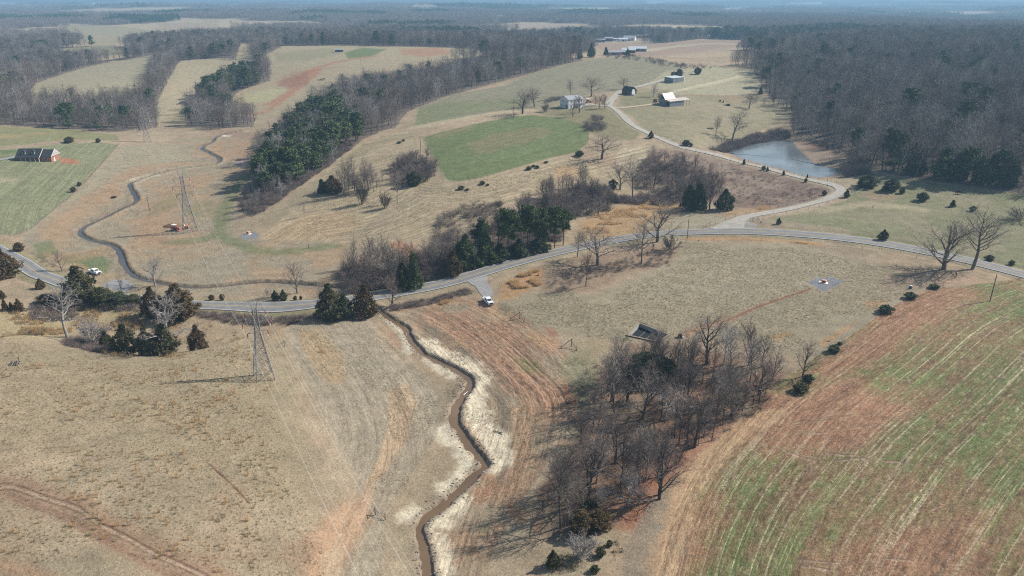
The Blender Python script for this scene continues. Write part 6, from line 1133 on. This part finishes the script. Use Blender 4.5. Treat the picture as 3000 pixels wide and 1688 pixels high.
MB().add(V, F_).build('heap', mat('dug_soil', (.20,.115,.07), .95, var=.3, scale=2, bump=.2), e, True)
e = empty('survey_cart', at_px(546, 669), R(20), 'small orange machine with a white drum between the legs of the meadow tower', 'machine'); MB().box(-.9, .9, -.6, .6, .45, 1.2, (.1,.1,.1,.1)).build('body', MORNG, e); MB().bar((-.9, 0, 1.25), (-.9, 0, 2.1), .5, .35, 10).build('drum', MTRIM, e); [MB().bar((x, s * .6, .35), (x, s * .8, .35), .35, n=10).build('wheel', MBLACK, e) for x in (-.6, .6) for s in (-1, 1)]
for u, v, sc_, lb in ((2413, 829, 1.0, 'orange hooded drinking trough on a white slab on the large gravel pad'), (728, 685, .95, 'orange hooded drinking trough on a white slab on the small gravel pad')):
    e = empty('water_trough', at_px(u, v), R(-25), lb, 'water trough', 'orange hooded troughs on gravel pads', scale=sc_); MB().box(-1.5, 1.3, -1.1, .9, -.3, .16).build('slab', MTRIM, e); MB().box(-.7, .7, -.5, .5, .16, .75, (.06, .06, .06, .06)).build('basin', MORNG, e); MB().box(-.8, .8, -.6, .6, .78, 1.05, (.25, .25, .2, .2)).build('hood', mat('pale_orange_plastic', (.72,.36,.24), .5, var=.1), e); MB().box(-.4, .4, -.53, -.46, .4, .7).build('opening', MDARK, e)
e = empty('rain_barrel', at_px(2667, 846), 0, 'blue plastic barrel with a white lid on bare red earth under the roadside trees', 'barrel'); MB().bar((0, 0, -.1), (0, 0, 1.0), .42, .40, 16).build('drum', MBLUE, e); MB().bar((0, 0, 1.0), (0, 0, 1.15), .43, .3, 16).build('lid', MTRIM, e); MB().bar((0, 0, .05), (0, 0, .12), .46, .46, 16).bar((0, 0, .5), (0, 0, .56), .45, .45, 16).build('hoop', MBLACK, e)
e = empty('wood_pallet', at_px(41, 1068), R(20), 'dark upright wooden pallet lying alone in the left pasture', 'pallet'); [MB().box(-.9 + .55 * k, -.62 + .55 * k, -1.3, 1.3, .3, .42).build('board', MWOOD if k % 2 else MWOODD, e) for k in range(4)]; [MB().box(-1.0, 1.15, y, y + .12, -.05, .298).build('runner', MWOODD, e) for y in (-1.1, 0, 1.0)]; MB().bar((.9, 1.2, 0), (1.0, 1.3, 1.3), .1).build('post', MWOODD, e)
e = empty('pump_box', at_px(1992, 989), R(-20), 'black pump housing with a white cap right of the concrete pit', 'pump'); MB().box(-.6, .6, -.5, .5, -.1, 1.1, (.15, .15, .15, .15)).build('housing', MBLACK, e); MB().bar((.95, -.2, -.1), (.95, -.2, .5), .22, .2, 10).build('cap', MTRIM, e); MB().bar((.5, 0, .4), (.95, -.2, .3), .06).build('pipe', MSTEEL, e)
for u, v, lb in ((2228, 655, 'white mailbox on a leaning post at the lane mouth'), (2196, 646, 'small mailbox post nearest the gravel lane')):
    e = empty('mailbox', at_px(u, v), R(10), lb, 'mailbox'); MB().bar((0, 0, -.3), (.1, 0, 1.1), .06).build('post', MWOOD, e); MB().box(-.3, .35, -.12, .12, 1.1, 1.36, (0, 0, .05, .05)).build('box', MTRIM, e)
e = empty('feed_tub', at_px(2206, 647), 0, 'white feed tub standing by the lane mouth braces', 'tub'); MB().bar((0, 0, -.1), (0, 0, .9), .4, .35, 12).build('tub', MTRIM, e); MB().bar((0, 0, .9), (0, 0, .95), .38, .38, 12).build('rim', MBLACK, e)
for u, v, lb in ((1433, 823, 'dark gate post at the mouth of the gravel driveway'), (1443, 826, 'white marker post beside the dark driveway gate post'), (1182, 894, 'white culvert marker stake, right one'), (1170, 896, 'grey culvert marker stake, left one'), (1191, 982, 'white marker stake at the upper stream bank')):
    e = empty('marker_post', at_px(u, v), 0, lb, 'post'); w_ = 'white' in lb; MB().bar((0, 0, -.3), (0, 0, 1.25), .09).build('post', MTRIM if w_ else MPOLE, e); MB().bar((0, 0, 1.25), (0, 0, 1.33), .10, .03).build('top', MTRIM if w_ else MBLACK, e)
# ---- cattle: one continuous body each
def cow(u, v, rz, label, sc=1.0, group=None):
    g = G1(u, v); e = empty('cow', tuple(g), R(rz), label, 'cow', group, scale=sc)
    me = bpy.data.meshes.new('body'); V = [(0,0,1.0),(.55,0,1.02),(.95,0,1.0),(1.25,0,.72),(1.5,0,.38),(-.55,0,1.05),(-.8,0,1.0),(-.92,0,.6)]; E = [(0,1),(1,2),(2,3),(3,4),(0,5),(5,6),(6,7)]; rad = [.36,.37,.24,.17,.12,.35,.2,.035]
    for s in (-1, 1):
        for x, par, kx in ((.62, 1, .03), (-.62, 5, -.1)):
            b = len(V); V += [(x, s * .2, .72), (x + kx, s * .2, .36), (x, s * .2, .02)]; E += [(par, b), (b, b + 1), (b + 1, b + 2)]; rad += [.15, .075, .06]
        b = len(V); V.append((1.18, s * .2, .92)); E.append((3, b)); rad.append(.05)
    me.from_pydata(V, E, []); o = bpy.data.objects.new('body', me); C.objects.link(o); o.parent = e; md = o.modifiers.new('skin', 'SKIN')
    for i, r_ in enumerate(rad): me.skin_vertices[0].data[i].radius = (r_, r_)
    me.skin_vertices[0].data[0].use_root = True; s_ = o.modifiers.new('sub', 'SUBSURF'); s_.levels = 2; s_.render_levels = 2; me.materials.append(MCOW); return e
MCOW = mat('black_hide', (.022,.02,.02), .7, var=.2)
cow(2811, 569, 155, 'black cow grazing in front of the big wood at right', 1.25); cow(941, 236, 10, 'dark cow grazing on the far rounded field, middle one', 1.3); cow(950, 235, 170, 'dark cow grazing on the far rounded field, right one', 1.3); cow(933, 237, 20, 'small dark cow on the far rounded field, left one', .95)
cow(2110, 299, 100, 'dark cow beside the junk pile in the barn pasture, left one', 1.2); cow(2119, 301, 80, 'dark cow beside the junk pile in the barn pasture, right one', 1.2)
e = empty('junk_pile', at_px(2126, 309), R(-25), 'pile of old machinery and logs in the barn pasture', 'junk pile'); MB().box(.4, 3.2, -.6, .6, -.1, 1.0, (.1, .2, .1, .1)).build('black_tank', MBLACK, e); MB().bar((-1.5, .4, .3), (.3, -.3, .3), .3, n=8).build('log', MWOOD, e); MB().bar((-1.2, -.6, .25), (.2, .9, .4), .22, n=8).build('log', MWOODD, e)
e = empty('log_pile', at_px(2082, 378), R(15), 'low heap of grey logs beside the dead tree in the pasture above the pond', 'log pile'); [MB().bar((-1.8 + rng.normal(0, .3), y, z), (1.8 + rng.normal(0, .3), y + .3, z), .25, .2, 8).build('log', MWOOD if k % 2 else MWOODD, e) for k, (y, z) in enumerate(((-.6, .2), (0, .22), (.6, .2), (-.2, .6), (.35, .6)))]
e = empty('fallen_branch', at_px(1458, 1268), R(-30), 'dark fallen branch on the pale sand beside the stream', 'branch'); m = MB(); [m.bar(a, c_, .08) for a, c_ in (((-1.3, 0, .1), (0, .15, .2)), ((0, .15, .2), (1.3, -.2, .1)), ((.2, .1, .2), (1.0, .6, .15)))]; m.build('branch', MWOODD, e)
e = empty('driftwood_log', at_px(1368, 1145), R(60), 'pale bleached log lying along the right bank of the stream', 'log'); MB().bar((-1.6, 0, .25), (1.8, .1, .15), .13, .1, 8).build('log', MTRIM, e)
# stones on the stream banks
rp = [joined('rock', [(np.array(b_.v), [np.array(b_.f[3]).reshape(-1, 3), np.array(b_.f[4]).reshape(-1, 4)], m_)]) for b_, m_ in ((MB().box(-.2, .2, -.15, .15, -.1, .18, (.08, .06, .05, .07)), MCONC), (MB().box(-.25, .2, -.2, .15, -.1, .14, (.1, .05, .08, .04)), MWOODD), (MB().box(-.12, .14, -.1, .1, -.1, .1, (.04, .03, .03, .04)), MWOOD))]
rc = proto_coll('rocks', rp); k = rng.integers(0, len(wcreek2), 1500); t = rng.choice([-1, 1], 1500) * np.abs(rng.normal(1.45, .5, 1500)); g_ = np.gradient(wcreek2, axis=0); g_ /= np.hypot(g_[:, 0], g_[:, 1])[:, None]; x = wcreek2[k, 0] - g_[k, 1] * t; y = wcreek2[k, 1] + g_[k, 0] * t
scatter('bank_stones', np.c_[x, y, height(x, y)], rng.uniform(.3, 1.0, 1500), rng.choice([0, 1, 1, 1, 2, 2, 2, 2], 1500), rc, label='loose stones and clods along the stream banks', cat='stones')
# ---------------------------------------------------------------- grasses
def blade_mat(name, c1, c2):
    m = leaf_mat(name, c1, c2, .3); nt = m.node_tree; b = nt.nodes['Principled BSDF']; src = b.inputs['Base Color'].links[0].from_socket
    t = nt.nodes.new('ShaderNodeBsdfTranslucent'); mx = nt.nodes.new('ShaderNodeMixShader'); mx.inputs[0].default_value = .5; out = [n for n in nt.nodes if n.type == 'OUTPUT_MATERIAL'][0]
    nt.links.new(src, t.inputs[0]); nt.links.new(b.outputs[0], mx.inputs[1]); nt.links.new(t.outputs[0], mx.inputs[2]); nt.links.new(mx.outputs[0], out.inputs[0]); return m
GT = [blade_mat('dry_grass', (.40,.34,.22), (.55,.48,.33)), blade_mat('broomsedge', (.56,.38,.20), (.68,.50,.29)), blade_mat('grey_grass', (.36,.33,.25), (.50,.46,.36))]
def tuft(seed, m, n, h, w_):
    rnd = np.random.default_rng(seed); V = []
    for k in range(n):
        a = rnd.uniform(0, 6.28); r = rnd.uniform(0, w_) ; p = np.array([math.cos(a) * r, math.sin(a) * r, -.03]); t = p + np.array([math.cos(a) * h * .35 * rnd.uniform(.2, 1), math.sin(a) * h * .35 * rnd.uniform(.2, 1), h * rnd.uniform(.6, 1.1)]); b = np.array([-math.sin(a + rnd.normal(0, .6)), math.cos(a), 0]) * .022
        V += [p - b, p + b, t]
    return joined('tuft', [(np.array(V), np.arange(3 * n).reshape(-1, 3), m)])
gcoll = proto_coll('tufts', [tuft(500, GT[0], 26, .5, .16), tuft(501, GT[0], 22, .34, .2), tuft(502, GT[1], 26, .95, .2), tuft(503, GT[2], 24, .3, .25)])
def grass(name, areas, label, cat='grass'):
    XS = []; YS = []; SS = []; PK = []
    for P, n, s, pk, cl in areas:
        x, y = inpoly(P, n); 
        q = pin(x, y, W(P)) + (fbm(x, y, 14, 71, 3) - .5) * 22 > 3; x, y = x[q], y[q]
        if cl: q = fbm(x, y, cl, 91, 2) > .5; x, y = x[q], y[q]
        XS.append(x); YS.append(y); SS.append(s * rng.uniform(.55, 1.5, len(x))); PK.append(rng.choice(pk, len(x)))
    x = np.concatenate(XS); y = np.concatenate(YS); s = np.concatenate(SS); pk = np.concatenate(PK)
    q = (pdist(x, y, wcreek2, 8)[0] > 2.4) & (pdist(x, y, wcreek, 8)[0] > 3) & (pdist(x, y, wroad, 12)[0] > 4.6) & (pdist(x, y, wlane, 12)[0] > 3) & (pdist(x, y, wdrive, 8)[0] > 4.5) & (pin(x, y, wpit) < -1.2) & (pin(x, y, W([(2362,832),(2390,813),(2442,810),(2476,827),(2420,858)])) < 0) & (pin(x, y, W([(697,694),(745,676),(762,690),(712,704)])) < 0)
    x, y, s, pk = x[q], y[q], s[q], pk[q]; scatter(name, np.c_[x, y, height(x, y)], s, pk, gcoll, label=label, cat=cat); print(name, len(x))
grass('pasture_grass', [([(-300,1000),(60,1000),(420,1050),(820,960),(860,1150),(930,1400),(960,1720),(-300,1720)], 15000, .6, [0,0,1,1,3], 0), ([(-300,1000),(420,1060),(820,1000),(920,1500),(700,1720),(-300,1720)], 2400, 1.25, [0,0,2], 7), ([(540,1130),(700,1150),(840,1290),(820,1420),(640,1360),(480,1250),(330,1180)], 500, 1.0, [2,0], 6), ([(0,880),(430,920),(430,1000),(250,950),(0,990)], 2600, 1.3, [0,0,2], 6), ([(430,940),(720,930),(760,985),(560,1015),(420,1040)], 800, 1.0, [0,0,2], 5), ([(300,1030),(430,1046),(560,1036),(720,995),(725,1003),(570,1045),(430,1056),(300,1042)], 420, 1.3, [0,0,2], 0)], 'dry tufted grass of the big pasture in the left foreground')
grass('broomsedge', [([(1460,885),(1465,830),(1560,790),(1600,785),(1590,835),(1520,860),(1500,890)], 2300, 1.25, [2,2,0], 4), ([(1540,680),(1700,650),(1790,610),(1900,588),(2010,595),(2010,620),(1890,650),(1850,690),(1760,700)], 3800, 1.2, [2,2,0], 7), ([(1290,885),(1340,868),(1400,848),(1405,858),(1340,885),(1290,900)], 420, 1.1, [2], 0), ([(2250,990),(2320,965),(2390,1005),(2500,945),(2490,970),(2410,1025),(2320,1000)], 800, 1.1, [2,2,0], 4), ([(870,960),(950,960),(1010,1050),(1020,1130),(950,1130),(900,1040)], 1000, .7, [2], 5), ([(2020,700),(2300,706),(2400,716),(2400,721),(2290,711),(2020,705)], 900, .9, [2], 0), ([(2150,622),(2250,605),(2250,612),(2150,630)], 200, 1, [2], 0)], 'standing orange broomsedge on banks and in hollows')
grass('meadow_grass', [([(1460,900),(1560,860),(1750,860),(1980,760),(2010,710),(2400,727),(2650,800),(2680,850),(2500,950),(2350,1050),(2200,1000),(1800,1000),(1500,950)], 17000, .8, [0,1,3,3], 0), ([(1100,930),(1300,880),(1450,890),(1640,1010),(1720,1100),(1650,1250),(1560,1450),(1420,1688),(1260,1720),(1300,1500),(1400,1400),(1330,1200),(1230,1030)], 7500, .65, [0,3,3,1], 7), ([(830,960),(1080,925),(1200,1060),(1290,1150),(1280,1260),(1200,1400),(1100,1720),(960,1720),(1050,1400),(960,1250)], 6000, .6, [0,3,3], 7), ([(1560,1600),(1700,1540),(1860,1560),(1840,1720),(1560,1720)], 1500, 1.1, [0,3,0], 3), ([(1640,1060),(1760,1030),(1860,1100),(1960,1300),(1800,1560),(1600,1560),(1600,1400)], 3000, .8, [3,3,0], 4), ([(350,440),(620,420),(740,520),(690,610),(740,690),(1000,700),(960,860),(600,870),(300,850),(120,740),(250,560)], 9000, .85, [0,3,3], 8), ([(760,700),(930,570),(1180,390),(1300,540),(1700,460),(1840,520),(1540,580),(1300,690),(1000,715)], 9000, .8, [0,0,3], 12), ([(2270,1215),(2380,1050),(2560,930),(2700,850),(2740,850),(2560,960),(2420,1070),(2330,1160)], 2500, .8, [3,3,0], 0), ([(2480,590),(2540,515),(2900,565),(3100,620),(3100,790),(2800,740),(2230,660)], 6000, .6, [3,3,1], 9)], 'dry meadow grass tufts across the middle fields')

# ---------------------------------------------------------------- the air
hb = MB().box(-15500, 15500, -400, 16600, -60, 128)
hz = hb.build('haze', bpy.data.materials.new('haze')); tag(hz, kind='stuff', label='thin blue haze over the whole valley', cat='haze')
hm = hz.data.materials[0]; hm.use_nodes = True; nt = hm.node_tree; nt.nodes.clear(); ou = nt.nodes.new('ShaderNodeOutputMaterial'); pv = nt.nodes.new('ShaderNodeVolumePrincipled')
pv.inputs['Color'].default_value = (.40, .70, 1.0, 1); pv.inputs['Density'].default_value = .00021; pv.inputs['Anisotropy'].default_value = .1; nt.links.new(pv.outputs[0], ou.inputs['Volume'])
